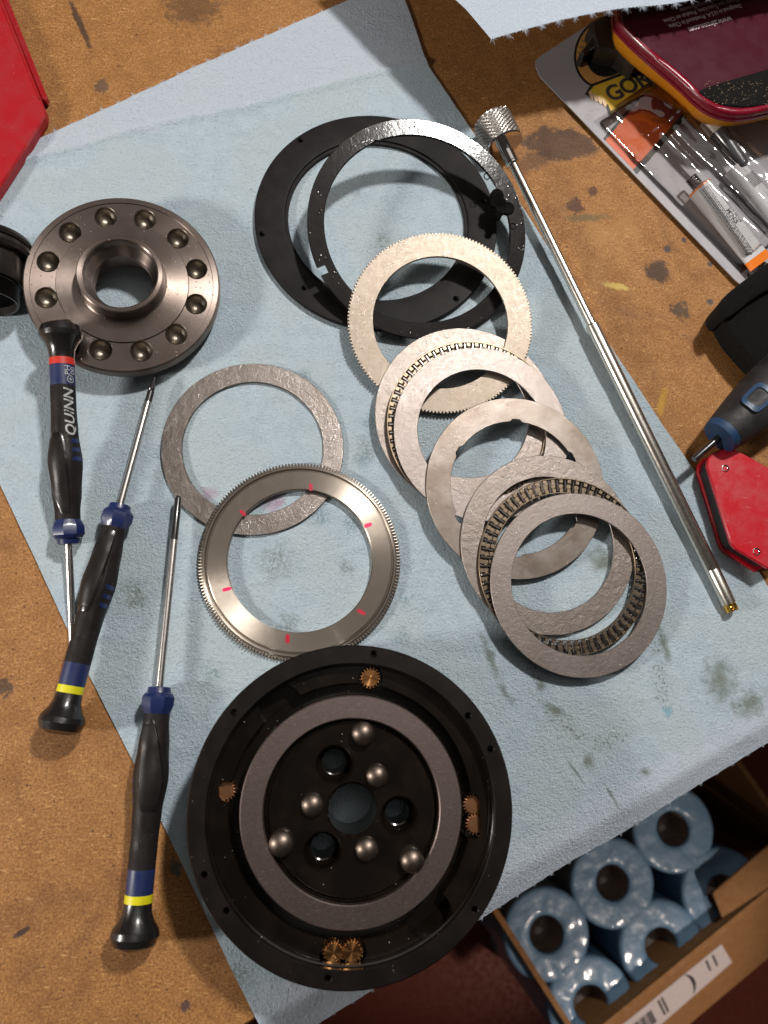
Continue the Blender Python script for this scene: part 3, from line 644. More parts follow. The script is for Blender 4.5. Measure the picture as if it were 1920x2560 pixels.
# ------------------------------------------------------------------ gear housing
ZT = 27.0
fT = frame(13.2, -36.0, ZT, -0.01, 0.035)
kT = (290-ZT)/286
hs = thing('gear_housing', 'large round black gear housing with a steel ring, domed pins and small brass pinions', 'gearbox', fT)
RO_, RW = 57.8*kT, 51.15*kT
zc, zs, zd = -5.0, -2.2, -4.6
r_so, r_si = 39.4*(290-ZT+2)/286, 31.2*(290-ZT+2)/286
rg = abs((on(fT, 574, 2030, zc)).x)+0.4
prof = [(28, -18), (RO_-1, -18), (RO_, -17), (RO_, -0.6), (RO_-0.5, 0), (RW+0.2, 0), (RW, -0.3), (RW, -2.6), (RW-0.8, -2.8), (RW-0.8, -3.6), (RW-1.6, -4.6), (RW-2.2, zc), (rg+0.2, zc), (rg, zc-0.3), (rg, -12), (r_so+0.5, -12), (r_so+0.5, -4.2), (r_si-0.1, -4.2), (r_si-0.5, zd-1.2), (r_si-1.1, zd-1.2), (r_si-1.4, zd), (0.0, zd), (0, -17.9), (27, -17.9)]
prof = [(0, zd)]+[]  # body is drawn top first, as an open section closed on the axis
prof = [(0, zd), (r_si-1.7, zd), (r_si-1.5, zd-1.0), (r_si-0.7, zd-1.2), (r_si-0.1, -4.2), (r_so+0.5, -4.2), (r_so+0.7, -12), (rg, -12), (rg, zc-0.3), (rg+0.3, zc), (RW-0.9, zc), (RW-0.7, -4.7), (RW-0.65, -2.7), (RW-0.1, -2.5), (RW, -0.3), (RW+0.25, 0), (RO_-0.5, 0), (RO_, -0.5), (RO_, -24.5), (RO_-0.5, -25), (0, -25)]
me = raw(lathe(prof, 200, closed=False), 'housing_body')
cut = bmesh.new()
def stepcut(px, py, prof, z=zd, n=40):
    l = on(fT, px, py, z); lathe(prof, n, closed=False, bm=cut)
    for v in cut.verts:
        if not v.tag: v.co += Vector((l.x, l.y, 0)); v.tag = True
    return l
pm_ = 268/1900.0     # mm per photograph pixel at the housing top, near enough
cr = lambda d: d/1.975*pm_
stepcut(881, 2023, [(0, -40), (cr(112), -40), (cr(112), zd-0.8), (cr(122), zd+0.02), (cr(122), 5), (0, 5)], n=64)
for x, y in [(838, 1910), (999, 2039), (808, 2128)]:
    stepcut(x, y, [(0, -40), (cr(56), -40), (cr(56), zd-7.5), (cr(62), zd-7.3), (cr(78), zd-5.8), (cr(80), zd-1.0), (cr(90), zd+0.02), (cr(90), 5), (0, 5)], n=48)
for x, y in [(935, 1635), (585, 1782), (1170.5, 1790), (1227, 1873), (511, 2188), (566, 2278.5), (1187.6, 2275), (820, 2447)]:
    stepcut(x, y, [(0, -9), (0.95, -9), (0.95, -0.45), (1.35, 0.01), (1.35, 3), (0, 3)], z=0, n=20)
stepcut(703, 1767, [(0, -11), (cr(100), -11), (cr(104), zc+0.01), (cr(104), 0.0-2.9), (0, -2.9)], z=zc, n=48)
stepcut(1073, 2288, [(0, -11), (cr(104), -11), (cr(108), zc+0.01), (cr(108), -2.9), (0, -2.9)], z=zc, n=48)
def slot(pts, z0, z1, grow=0.0):
    ls = [on(fT, x, y, zc).xy for x, y in pts]
    vs0 = len(cut.verts); prism(ls, z0, z1, bm=cut)
    for v in cut.verts: v.tag = True
slot([(1160, 1990), (1190, 1985), (1200, 1998), (1203, 2085), (1192, 2097), (1162, 2095)], -11.0, -4.0)
slot([(553, 1957), (578, 1952), (588, 1962), (590, 2000), (575, 2006), (556, 2001), (548, 1990), (547, 1968)], -11.0, -4.0)
def gearpocket(x, y, r): stepcut(x, y, [(0, zc-3.2), (r, zc-3.2), (r, zc+0.3), (0, zc+0.3)], z=zc, n=36)
gearpocket(926, 1695, cr(60)); gearpocket(833, 2382, cr(62)); gearpocket(882, 2380, cr(62))
me = boolean(me, cut, 'housing_body')
me.materials.clear(); me.materials.append(M['housing']); me.materials.append(M['rim'])
for p in me.polygons: p.material_index = 1 if (p.center.z > -0.35 and p.normal.z > 0.3) else 0
me = fin_me(me, 22); link('housing_body', me, None, hs)
obj('steel_ring', lathe(ringprof(r_si, r_so, -5.4, zs+0.3, 0.35), 180), M['hring'], hs)
def dome(r, h=0.0):
    pr = [(0.001, r*0.62)]+[(r*1.18*math.sin(R_(t)), r*(0.62-1.18*(1-math.cos(R_(t))))) for t in range(6, 56, 6)]
    pr += [(r, -0.0), (r, -4)]
    return lathe(pr, 36, closed=False)
for x, y, r, z in [(909.1, 1834.4, 54, -1.8), (944, 1940.8, 52, -3.4), (781.5, 2014.2, 52, -3.4), (918.2, 2125.6, 53, -3.4), (703, 2111.4, 57, -2.0), (1032, 2154.4, 54, -2.0)]:
    l = on(fT, x, y, z+1.0); obj('domed_pin', dome(cr(r)), M['pin'], hs, Matrix.Translation((l.x, l.y, z)))
def pinion(x, y, r, z, dark=False, tilt=0.0):
    l = on(fT, x, y, z); n = 18
    def pf(k, a):
        if k != 'o': return 0
        ph = (a*n/(2*PI)) % 1.0; return -r*0.2*(0 if ph < 0.22 else ((ph-0.22)/0.16 if ph < 0.38 else (1 if ph < 0.84 else (1-ph)/0.16)))
    bm = lathe([(0, 0), (r*0.76, 0), (r*0.77, -0.25), (r*0.98, -0.3, 'o'), (r, -0.4, 'o'), (r, -3.0, 'o'), (0, -3.0)], 180, closed=False, rf=pf)
    obj('brass_pinion', bm, M['brass_dark' if dark else 'brass'], hs, Matrix.Translation((l.x, l.y, z)) @ Matrix.Rotation(R_(random.uniform(0, 20)), 4, 'Z'))
pinion(926, 1695, cr(51), zc+0.15); pinion(834, 2382, cr(50), zc+0.1); pinion(880, 2380, cr(53), zc+0.1)
pinion(1183, 2012.6, cr(50), zc-2.2, True); pinion(1189, 2060.7, cr(50), zc-2.2, True); pinion(563, 1977, cr(50), zc-2.2, True)

# ------------------------------------------------------------------ screwdrivers
def prof_fn(pts):
    def f(x):
        if x <= pts[0][0]: return pts[0][1]
        for (a, ra), (b, rb) in zip(pts, pts[1:]):
            if x <= b: t = (x-a)/(b-a); t = t*t*(3-2*t); return ra+(rb-ra)*t
        return pts[-1][1]
    return f
def screwdriver(label, a, b, band, tip, L, shaft_len, roll=0.0, lettered=False, side=1):
    """a: centre of the handle end, b: centre of the collar end (world, mm)"""
    m = along(a, b); t = thing('screwdriver', label, 'screwdriver', m @ Matrix.Rotation(roll, 4, 'X'), 'precision screwdrivers')
    W = L
    kp = [(0.0, 0.0), (0.004, 0.050), (0.02, 0.083), (0.05, 0.094), (0.072, 0.090), (0.10, 0.070), (0.13, 0.057), (0.168, 0.053)]
    obj('end_cap', lathe([(r*W, x*W) for x, r in kp]+[(0, 0.168*W)], 48, closed=False, axis='X'), M['knob'], t)
    obj('colour_band', lathe([(0, .168*W), (0.0545*W, .168*W), (0.0545*W, .199*W), (0, .199*W)], 48, closed=False, axis='X'), M[band], t)
    obj('blue_sleeve', lathe([(0, .199*W), (0.0535*W, .199*W), (0.054*W, .292*W), (0, .292*W)], 48, closed=False, axis='X'), M['blue'], t)
    gf = prof_fn([(0.292, 0.0535), (0.40, 0.054), (0.50, 0.058), (0.635, 0.0715), (0.76, 0.063), (0.86, 0.053), (0.89, 0.0535)])
    rows = [(0, .292*W)]+[(gf(0.292+i*(0.598/36))*W, (0.292+i*(0.598/36))*W) for i in range(37)]+[(0, .89*W)]
    obj('grip', lathe(rows, 64, closed=False, axis='X'), M['grip'], t)
    # inlaid thumb pad with its raised edge, on top of the grip
    def pad(h, grow, name, mat):
        bm = bmesh.new(); nu, nv = 30, 10; g = []
        for i in range(nu+1):
            u = i/nu; x = 0.52-grow*0.1+(0.335+grow*0.2)*u
            wdt = (1.45+grow)*math.sqrt(max(0.0, math.sin(PI*min(1, max(0, u*0.94+0.03)))))**0.5*(1.0-0.35*u)
            cn = (-0.50+0.65*u*u)*side
            row = []
            for j in range(nv+1):
                v = (j/nv-0.5)*2; an = cn+wdt*0.62*v; e = 1-max(abs(v)**8, abs(2*u-1)**20)
                r = gf(x)*W+h*min(1, e*3)-0.05; row.append(bm.verts.new((x*W, r*math.sin(an), r*math.cos(an))))
            g.append(row)
        for i in range(nu):
            for j in range(nv): bm.faces.new((g[i][j], g[i+1][j], g[i+1][j+1], g[i][j+1]))
        return obj(name, bm, mat, t)
    pad(0.22, 0.16, 'pad_edge', M['knob']); pad(0.42, 0.0, 'thumb_pad', M['pad'])
    sd = -1 if not lettered else 1
    for k in range(3):
        x0 = 0.535+0.040*k; bm = bmesh.new(); vv = []
        for s_, an in [(0.0, 0.62), (0.018, 0.80), (0.018, 1.35), (0.0, 1.35)]:
            x = (x0+s_)*W; r = gf(x0+s_)*W+0.12; vv.append(bm.verts.new((x, r*math.sin(an), r*math.cos(an))))
        g2 = []
        for v_ in range(7):
            an = (0.65+0.8*v_/6)*side; lo = x0+(0.018*(1-v_/1.5) if v_ < 1 else 0)
            g2.append([bm.verts.new((xx*W, (gf(xx)*W+0.10)*math.sin(an), (gf(xx)*W+0.10)*math.cos(an))) for xx in (lo+0.003*0, x0+0.019)])
        for v in vv: bm.verts.remove(v)
        for p_, q_ in zip(g2, g2[1:]): bm.faces.new((p_[0], p_[1], q_[1], q_[0]))
        obj('blue_slash', bm, M['blue'], t)
    # eight-sided collar
    def oct_(k, a): return 0.0
    kc = [(0.888, 0.052), (0.905, 0.060), (0.925, 0.068), (0.958, 0.068), (0.972, 0.058), (0.976, 0.050), (0.985, 0.048), (0.997, 0.046), (1.0, 0.040)]
    bm = bmesh.new(); rr_ = []
    for x, r in kc:
        row = []
        for i in range(64):
            an = 2*PI*i/64; oc = math.cos(PI/8)/math.cos((an % (PI/4))-PI/8); f_ = oc*1.035 if 0.9 < x < 0.965 else 1.0
            row.append(bm.verts.new((x*W, r*W*f_*math.cos(an), r*W*f_*math.sin(an))))
        rr_.append(row)
    for A, B in zip(rr_, rr_[1:]):
        for i in range(64): bm.faces.new((A[i], A[(i+1) % 64], B[(i+1) % 64], B[i]))
    bm.faces.new(rr_[-1]); bm.faces.new(rr_[0])
    obj('collar', bm, M['blue'], t, angle=22)
    sr = 0.0165*W; s1 = W+shaft_len
    sh = shaft_len*(0.76 if tip == 'file' else 0.80)
    obj('shaft', lathe([(0, W-2), (sr, W-2), (sr, W+sh), (0, W+sh)], 24, closed=False, axis='X'), M['shaft'], t)
    if tip == 'file': pr = [(0, W+sh), (sr*0.98, W+sh), (sr*0.98, s1-1.0), (sr*0.7, s1), (0, s1)]
    elif tip == 'fine': pr = [(0, W+sh), (sr*0.98, W+sh), (sr*0.98, W+sh+shaft_len*0.085), (sr*0.75, W+sh+shaft_len*0.095), (sr*0.95, W+sh+shaft_len*0.105), (sr*0.8, W+sh+shaft_len*0.125), (sr*0.28, s1-1.5), (sr*0.18, s1), (0, s1)]
    else: pr = [(0, W+sh), (sr*0.95, W+sh), (sr*0.95, s1-3), (sr*0.3, s1), (0, s1)]
    obj('tip', lathe(pr, 24, closed=False, axis='X'), M['tipblack'], t)
    return t, gf
# first: red band, knob resting on the flange, lettered
a1, b1 = P(151, 806, 21), P(172, 1361, 6.6); L1 = (b1-a1).length
s1, gf1 = screwdriver('black and blue screwdriver with a red band, its end cap resting on the steel flange', a1, b1, 'red', 'plain', L1, 46, 0.0, True)
W_ = L1
wrap_text('lettering', 'QUINN', 0.060*W_*1.05, M['print'], s1, 0.42*W_, 0.78, lambda x: gf1(x/W_)*W_, flip=True, shear=0.25, bold=0.10, space=1.02)
wrap_text('lettering', 'PH', 0.036*W_, M['print'], s1, 0.228*W_, 0.72, 0.054*W_, flip=True, bold=0.02)
wrap_text('lettering', '00', 0.036*W_, M['print'], s1, 0.228*W_, 1.22, 0.054*W_, flip=True, bold=0.02)
def wrapped(bm, u, ang, rad, parent, name, mat):
    for v in bm.verts:
        x, y, h = v.co; a = ang+y/rad; v.co = (u+x, (rad+0.05+h)*math.sin(a), (rad+0.05+h)*math.cos(a))
    obj(name, bm, mat, parent)
bm = lathe(ringprof(1.15, 1.42, 0, 0.02, 0.005), 28); box(bm, (0, 0, 0.01), (1.5, 0.35, 0.02)); box(bm, (0, 0, 0.012), (0.35, 1.5, 0.02))
wrapped(bm, 0.268*W_, 0.95, 0.054*W_, s1, 'cross_symbol', M['print'])
# second: yellow band, crossing over the first one's shaft
a2, b2 = P(146, 1836, 9.5), P(301, 1262, 7.5); L2 = (b2-a2).length
tipw = P(385, 954, 2.5)
screwdriver('middle screwdriver with a yellow band and a thin pointed tip, crossing the first one', a2, b2, 'yellow', 'fine', L2, (tipw-b2).length, 0.0, False, -1)
a3, b3 = P(334, 2374, 8.5), P(399, 1717, 6.8); L3 = (b3-a3).length
tipw = P(457, 1243, 4.5)
screwdriver('lowest screwdriver with a yellow band and a black ribbed tip touching the brown washer', a3, b3, 'yellow', 'file', L3, (tipw-b3).length, 2.9*0-0.25)

# ------------------------------------------------------------------ telescopic magnetic pickup
A = P(1231, 306, 9.0); B = P(1831, 1527, 3.9)
mR = along(A, B); LR = (B-A).length
def lx(px, py):
    best = None
    k = ((Vector((px, py))-Vector((1231, 306))).dot(Vector((600, 1221)))/(Vector((600, 1221)).length_squared)); z = 9.0+(3.9-9.0)*k
    return (P(px, py, z)-A).dot((B-A).normalized())
rod = thing('telescopic_pickup', 'chrome telescopic pickup rod with a knurled knob and a small gold tip', 'pickup tool', mR)
k1 = lx(1258, 366); k2 = lx(1283, 412); k3 = lx(1487, 808)
RK = 8.7
bm = bmesh.new(); nu, nv = 320, 96; g = []
def knurl(i, j):
    u = i/nu*22; v = j/nv*8
    a_ = abs(((u+v) % 1)-0.5)*2; b_ = abs(((u-v) % 1)-0.5)*2
    return 0.8*(min(a_, b_))
x0, x1 = -k1*0.12, k1-0.9
for j in range(nv+1):
    f = j/nv; e = 1.0
    if f < 0.14: e = 1-0.16*(1-f/0.14)**2
    g.append([bm.verts.new((x0+(x1-x0)*f, (RK*e-0.35+knurl(i, j))*math.cos(2*PI*i/nu), (RK*e-0.35+knurl(i, j))*math.sin(2*PI*i/nu))) for i in range(nu)])
for j in range(nv):
    for i in range(nu): bm.faces.new((g[j][i], g[j][(i+1) % nu], g[j+1][(i+1) % nu], g[j+1][i]))
bm.faces.new(g[0]); bm.faces.new(g[-1])
obj('knurled_knob', bm, M['knurl'], rod, angle=15)
obj('knob_flange', lathe([(0, x1), (RK+0.1, x1), (RK+0.15, x1+0.4), (RK-0.1, x1+0.9), (RK-1.2, x1+1.0), (3.0, x1+0.7), (0, x1+0.7)], 64, closed=False, axis='X'), M['chrome'], rod)
obj('sleeve', lathe([(0, x1+0.6), (2.9, x1+0.6), (2.9, k2-1.4), (2.75, k2-1.2), (3.0, k2-1.0), (3.0, k2-0.2), (2.7, k2), (0, k2)], 48, closed=False, axis='X'), M['chrome'], rod)
obj('inner_tube', lathe([(0, k2-0.5), (1.95, k2-0.5), (1.95, k3+0.5), (0, k3+0.5)], 40, closed=False, axis='X'), M['rod'], rod)
obj('outer_tube', lathe([(0, k3), (2.45, k3), (2.75, k3+0.6), (2.82, k3+3), (2.86, LR-18), (2.78, LR-17.8), (2.78, LR-17.4), (2.86, LR-17.2), (2.86, LR-3.2), (2.6, LR-3.0), (0, LR-3.0)], 48, closed=False, axis='X'), M['rod'], rod)
bm = lathe([(0, LR-3.2), (2.45, LR-3.2), (2.5, LR), (1.6, LR+0.1), (1.5, LR-0.6), (0, LR-0.6)], 32, closed=False, axis='X')
obj('gold_tip', bm, M['gold'], rod)
bm = lathe([(0.9, 0), (1.25, 0.25), (1.5, 0)], 24, closed=False); obj('tip_ring', bm, M['gold'], rod, Matrix.Translation((LR-1.6, 0, 2.35)))

# ------------------------------------------------------------------ black threaded bush at the left edge
t = thing('threaded_bush', 'black threaded metal bush lying on its side at the left edge of the towel', 'bush', along(P(-33, 628, 16), P(-33, 628, 16)+Vector((0.02, -1, -0.06))))
bp = [(9, -4), (16.0, -3.8), (16.4, -2.5), (15.9, -1.4), (15.2, -1.2), (15.2, -0.6), (16.2, -0.4), (16.4, 1.2), (15.6, 2.6), (13.2, 2.9), (13.0, 3.6), (13.4, 4.0), (13.5, 12.5), (13.0, 13.6), (12.0, 13.8), (11.9, 14.6)]
for i in range(5): bp += [(12.4, 14.6+i*1.3), (11.2, 15.25+i*1.3)]
bp += [(12.3, 21.0), (12.1, 21.3), (11.6, 21.3), (11.3, 21.0), (11.0, 18.0), (9.2, -3.6)]
obj('bush_body', lathe(bp, 96, axis='X'), M['blackpart'], t, angle=30)
obj('bore_shade_disc', lathe([(0, 18.2), (11.4, 18.2), (11.4, 16), (0, 16)], 48, closed=False, axis='X'), M['deadblack'], t)  # black disc added to stand for the shade inside the open bore

# ------------------------------------------------------------------ red case at the top left
t = thing('red_case', 'red plastic case with a raised edge strip, in the top left corner', 'case', Matrix.Identity(4))
obj('case_body', prism([P(x, y, 6).xy for x, y in [(-200, -150), (-55, -150), (14, 22), (108, 262), (113, 275), (112, 290), (70, 360), (0, 468), (-200, 770)]], 1.2, 6, chamfer=0.8), M['redbox'], t)
obj('edge_strip', prism([P(x, y, 4.5).xy for x, y in [(-40, -150), (21, 0), (118, 242), (114, 250), (104, 248), (4, 0), (-60, -150)]], 1.3, 4.5, chamfer=0.5), M['redbox'], t)
obj('raised_line', prism([P(x, y, 6.2).xy for x, y in [(-62, -150), (-58, -150), (99, 246), (96, 247)]], 5.6, 6.5, chamfer=0.2), M['redbox'], t)

# ------------------------------------------------------------------ welding magnet at the right edge
t = thing('welding_magnet', 'red angular welding magnet with two rivets, at the right edge beside the rod', 'magnet', Matrix.Identity(4))
top = [(1768, 1165), (1771, 1145), (1785, 1130), (1805, 1122), (1836, 1124), (1856, 1132), (1920, 1168), (2060, 1250), (2010, 1370), (1920, 1421), (1838, 1371), (1828, 1357), (1822, 1340)]
z1_, z0_ = 11.0, 3.0
tw = [P(x, y, z1_).xy for x, y in top]
obj('top_plate', prism(tw, z1_-1.6, z1_, chamfer=0.4), M['magred'], t)
obj('bottom_plate', prism(tw, 1.3, 3.0, chamfer=0.4), M['magred'], t)
cx_ = sum(p.x for p in tw)/len(tw); cy_ = sum(p.y for p in tw)/len(tw)
obj('core', prism([(p.x+(cx_-p.x)*0.07, p.y+(cy_-p.y)*0.07) for p in tw], 2.9, z1_-1.5), M['magcore'], t)
for px, py in [(1813, 1171), (1891, 1379)]:
    l = P(px, py, z1_); obj('rivet', lathe([(0, -0.4), (0.8, -0.35), (1.0, 0.0), (1.25, 0.22), (1.5, 0.18), (1.6, -0.2), (1.6, -1)], 28, closed=False), M['chrome'], t, Matrix.Translation((l.x, l.y, z1_+0.1)))

# ------------------------------------------------------------------ black and blue handle at the right edge
a = P(1803, 1089, 14); b = P(1985, 930, 17)
t = thing('driver_handle', 'charcoal and blue tool handle with a thin black shaft, above the red magnet', 'tool', along(a, b))
Lh = 75
hp = [(5.2, -1.6), (7.2, -1.2), (7.7, 0), (7.9, 1.8)]
obj('blue_nose', lathe([(0, -1.6)]+hp+[(0, 1.8)], 40, closed=False, axis='X'), M['handleblue'], t)
obj('handle_grip', lathe([(0, 1.8), (8.0, 1.8), (8.8, 6), (10.2, 14), (11.6, 24), (12.6, 38), (12, Lh), (0, Lh)], 48, closed=False, axis='X'), M['handle'], t)
sa = P(1719, 1148, 7); d_ = (sa-a).length
obj('shaft', lathe([(0, -d_), (1.2, -d_), (1.5, -d_+2), (1.5, 0), (0, 0)], 20, closed=False, axis='X'), M['tipblack'], t)
rr = [(2.8, 13, 0.45), ]
bm = bmesh.new(); n_ = 40; ri_, ro_ = [], []
for i in range(n_):
    an = 2*PI*i/n_; sq = lambda r: (math.copysign(abs(math.cos(an))**0.5, math.cos(an))*r*1.35, math.copysign(abs(math.sin(an))**0.5, math.sin(an))*r)
    for r, lst in ((4.4, ro_), (2.9, ri_)):
        x, y = sq(r); u = 16.5+x; ang = 0.25+y/10.5; R = 11.2-0.0*x+0.09*(x); lst.append(bm.verts.new((u, (R)*math.sin(ang), (R)*math.cos(ang))))
for i in range(n_): bm.faces.new((ro_[i], ro_[(i+1) % n_], ri_[(i+1) % n_], ri_[i]))
obj('blue_emblem', bm, M['handleblue'], t)

# ------------------------------------------------------------------ black pouch at the right edge
t = thing('fabric_pouch', 'black woven nylon pouch with a folded webbing edge at the right edge', 'pouch', Matrix.Identity(4))
zt = 19
def lump(pxs, z0, z1, bulge, name):
    base = smooth_poly(pxpoly(pxs, z1), 2); bm = bmesh.new(); cx = sum(p.x for p in base)/len(base); cy = sum(p.y for p in base)/len(base); rows = []
    for k, (z, s_) in enumerate([(z0, 0.86), (z0+(z1-z0)*0.5, 0.93), (z1-2.5, 1.0), (z1-0.8, 0.985), (z1, 0.94), (z1+bulge*0.6, 0.7), (z1+bulge, 0.35)]):
        rows.append([bm.verts.new((cx+(p.x-cx)*s_, cy+(p.y-cy)*s_, z+0.4*noise.noise(Vector((p.x*0.1, p.y*0.1, z*0.1))))) for p in base])
    for A_, B_ in zip(rows, rows[1:]):
        for i in range(len(base)): bm.faces.new((A_[i], A_[(i+1) % len(base)], B_[(i+1) % len(base)], B_[i]))
    bm.faces.new(rows[-1]); bm.faces.new(list(reversed(rows[0])))
    return obj(name, bm, M['pouch'], t, angle=60)
lump([(1800, 772), (1822, 818), (1860, 866), (1897, 906), (1990, 1000), (2150, 900), (2150, 640), (1990, 640), (1830, 770)], 0.5, 15, 1.5, 'pouch_body')
lump([(1797, 766), (1812, 738), (1860, 700), (1922, 652), (2080, 560), (2110, 640), (1935, 716), (1880, 748), (1830, 790), (1812, 795)], 2, zt, 1.0, 'webbing_edge')

# ------------------------------------------------------------------ glue card, blister and tubes
zc_ = 2.2
card = thing('blister_card', 'printed grey and orange glue package card with a clear blister, upper right', 'package', Matrix.Identity(4))
cpts = [(1339, 165), (1340, 150), (1352, 140), (1466, 65), (1720, -90), (2320, 380), (1862, 706), (1850, 710), (1838, 700), (1349, 190)]
obj('backing_card', prism(pxpoly(cpts, zc_), zc_-0.5, zc_), M['card'], card)
def flat(name, pxs, mat, dz=0.05, sm=0, z=zc_, parent=card):
    pl = pxpoly(pxs, z+dz)
    if sm: pl = smooth_poly(pl, sm)
    return obj(name, prism(pl, z+dz-0.03, z+dz), M[mat], parent)
flat('orange_band', [(1512, 350), (1615, 230), (1720, 110), (1800, 170), (1715, 283), (1588, 429)], 'cardorange', 0.06)
flat('black_stripe', [(1508, 346), (1613, 222), (1617, 228), (1513, 352)], 'cardblack', 0.10)
flat('black_stripe', [(1583, 424), (1712, 278), (1722, 286), (1592, 436)], 'cardblack', 0.10)
# round emblem: black oval, tan lettered band, dark centre
def oval(cx, cy, rx, ry, rot, a0=0, a1=360, n=40):
    return [(cx+rx*math.cos(R_(a))*math.cos(rot)-ry*math.sin(R_(a))*math.sin(rot), cy+rx*math.cos(R_(a))*math.sin(rot)+ry*math.sin(R_(a))*math.cos(rot)) for a in [a0+(a1-a0)*i/n for i in range(n if a1-a0 == 360 else n+1)]]
flat('emblem', oval(1520, 130, 82, 96, 0.5), 'cardblack', 0.06); flat('emblem_band', oval(1520, 130, 76, 90, 0.5), 'cardtan', 0.10); flat('emblem_centre', oval(1523, 128, 55, 67, 0.5), 'cardblack', 0.14)
flat('green_patch', [(1480, 128), (1500, 120), (1508, 133), (1492, 160), (1483, 150)], 'cardgreen', 0.18)
for i, ch in enumerate('INCREDIBLY'):
    an = R_(128+i*12.2); cx, cy = 1520, 130; rx, ry = 65.5, 78.5
    x = cx+rx*math.cos(an)*math.cos(.5)-ry*math.sin(an)*math.sin(.5); y = cy+rx*math.cos(an)*math.sin(.5)+ry*math.sin(an)*math.cos(.5)
    p = P(x, y, zc_+0.16); q = P(cx, cy, zc_+0.16); out = math.atan2(p.y-q.y, p.x-q.x)
    put_text('lettering', ch, 2.6, M['text'], card, Matrix.Translation((p.x, p.y, zc_+0.16)) @ Matrix.Rotation(out-PI/2, 4, 'Z'), bold=0.04)
flat('logo_panel', [(1462, 235), (1478, 210), (1600, 165), (1640, 220), (1523, 290), (1516, 268)], 'cardblack', 0.20)
flat('logo_banner', [(1470, 232), (1485, 215), (1600, 172), (1630, 222), (1527, 278), (1521, 262)], 'cardyellow', 0.24)
for i in range(4):
    x, y = 1478+i*11, 238+i*6; flat('logo_claw', oval(x, y, 4.2, 12, -0.3, n=12), 'skin', 0.28)
p0 = P(1522, 237, zc_); p1 = P(1600, 198, zc_)
put_text('lettering', 'GOR', 11.5, M['text'], card, Matrix.Translation(((p0.x+p1.x)/2+1.5, (p0.y+p1.y)/2, zc_+0.30)) @ Matrix.Rotation(math.atan2((p1-p0).y, (p1-p0).x), 4, 'Z'), bold=0.35, space=0.95)
p0 = P(1868, 692, zc_); p1 = P(1925, 650, zc_)
put_text('lettering', '4 Tubes - 0.11 oz / 3 g', 4.0, M['text'], card, Matrix.Translation((p0.x, p0.y, zc_+0.06)) @ Matrix.Rotation(math.atan2((p1-p0).y, (p1-p0).x), 4, 'Z'), bold=0.06, align='LEFT')
def tube(label, a_, b_, ra, rb, parts, name='glue_tube'):
    m_ = along(a_, b_); L_ = (b_-a_).length
    t_ = thing(name, label, 'tube', m_)
    return t_, L_
a_ = P(1748, 470, 9); b_ = P(1888, 642, 6)
tb, Lt = tube('small white glue tube with orange ends and black print, inside the blister', a_, b_, 0, 0, None)
def flatbody(bm, x0, x1, r0, r1, f0, f1, n=40, steps=12):
    rows = []
    for j in range(steps+1):
        k = j/steps; r = r0+(r1-r0)*k; f = f0+(f1-f0)*k
        rows.append([bm.verts.new((x0+(x1-x0)*k, r*math.cos(2*PI*i/n), f*r*math.sin(2*PI*i/n))) for i in range(n)])
    for A_, B_ in zip(rows, rows[1:]):
        for i in range(n): bm.faces.new((A_[i], A_[(i+1) % n], B_[(i+1) % n], B_[i]))
    bm.faces.new(rows[0]); bm.faces.new(rows[-1]); return bm
obj('tube_body', flatbody(bmesh.new(), 0.8, Lt, 5.3, 6.6, 1.0, 0.25), M['tube'], tb, angle=60)
obj('orange_shoulder', flatbody(bmesh.new(), 0, 0.82, 5.35, 5.35, 1.0, 1.0), M['tubeorange'], tb)
obj('orange_crimp', flatbody(bmesh.new(), Lt-0.01, Lt+4, 6.7, 6.9, 0.24, 0.12), M['tubeorange'], tb)
obj('threaded_neck', lathe([(0, -6), (2.6, -6)]+[(2.3+0.5*(i % 2), -6+i*0.55) for i in range(10)]+[(4.4, -0.4), (5.2, 0), (0, 0)], 28, closed=False, axis='X'), M['clear'], tb)
def tube_text(s, size, u, v, hgt, bold=0.03, **k):
    me = text_me(s, size, bold=bold, align='LEFT', **k); bm = bmesh.new(); bm.from_mesh(me); bmesh.ops.triangulate(bm, faces=bm.faces)
    for vv in bm.verts:
        x, y, _ = vv.co; X_ = u+x; kk = min(1, max(0, X_/Lt)); r = 5.3+1.3*kk; f = 1-0.75*kk; Y_ = max(-r*0.97, min(r*0.97, v+y)); vv.co = (X_, Y_, f*math.sqrt(r*r-Y_*Y_)+0.08)
    obj('lettering', bm, M['text'], tb)
tube_text('GORILLA GLUE', 2.1, 9.5, 3.2, 0, 0.08); tube_text('MINIS', 3.0, 15.5, 0.6, 0, 0.1)
bm = bmesh.new(); rnd = random.Random(9)                             # rows of print too small to read
for i in range(5):
    X_ = 2.0
    while X_ < Lt-3:
        w2 = rnd.uniform(0.5, 1.8); kk = X_/Lt; rr = 5.3+1.3*kk; Y_ = -0.9-i*0.75; hh = (1-0.75*kk)*math.sqrt(rr*rr-Y_*Y_)+0.06
        box(bm, (X_+w2/2, Y_, hh), (w2, 0.32, 0.05)); X_ += w2+rnd.uniform(0.25, 0.6)
obj('small_print', bm, M['text'], tb)
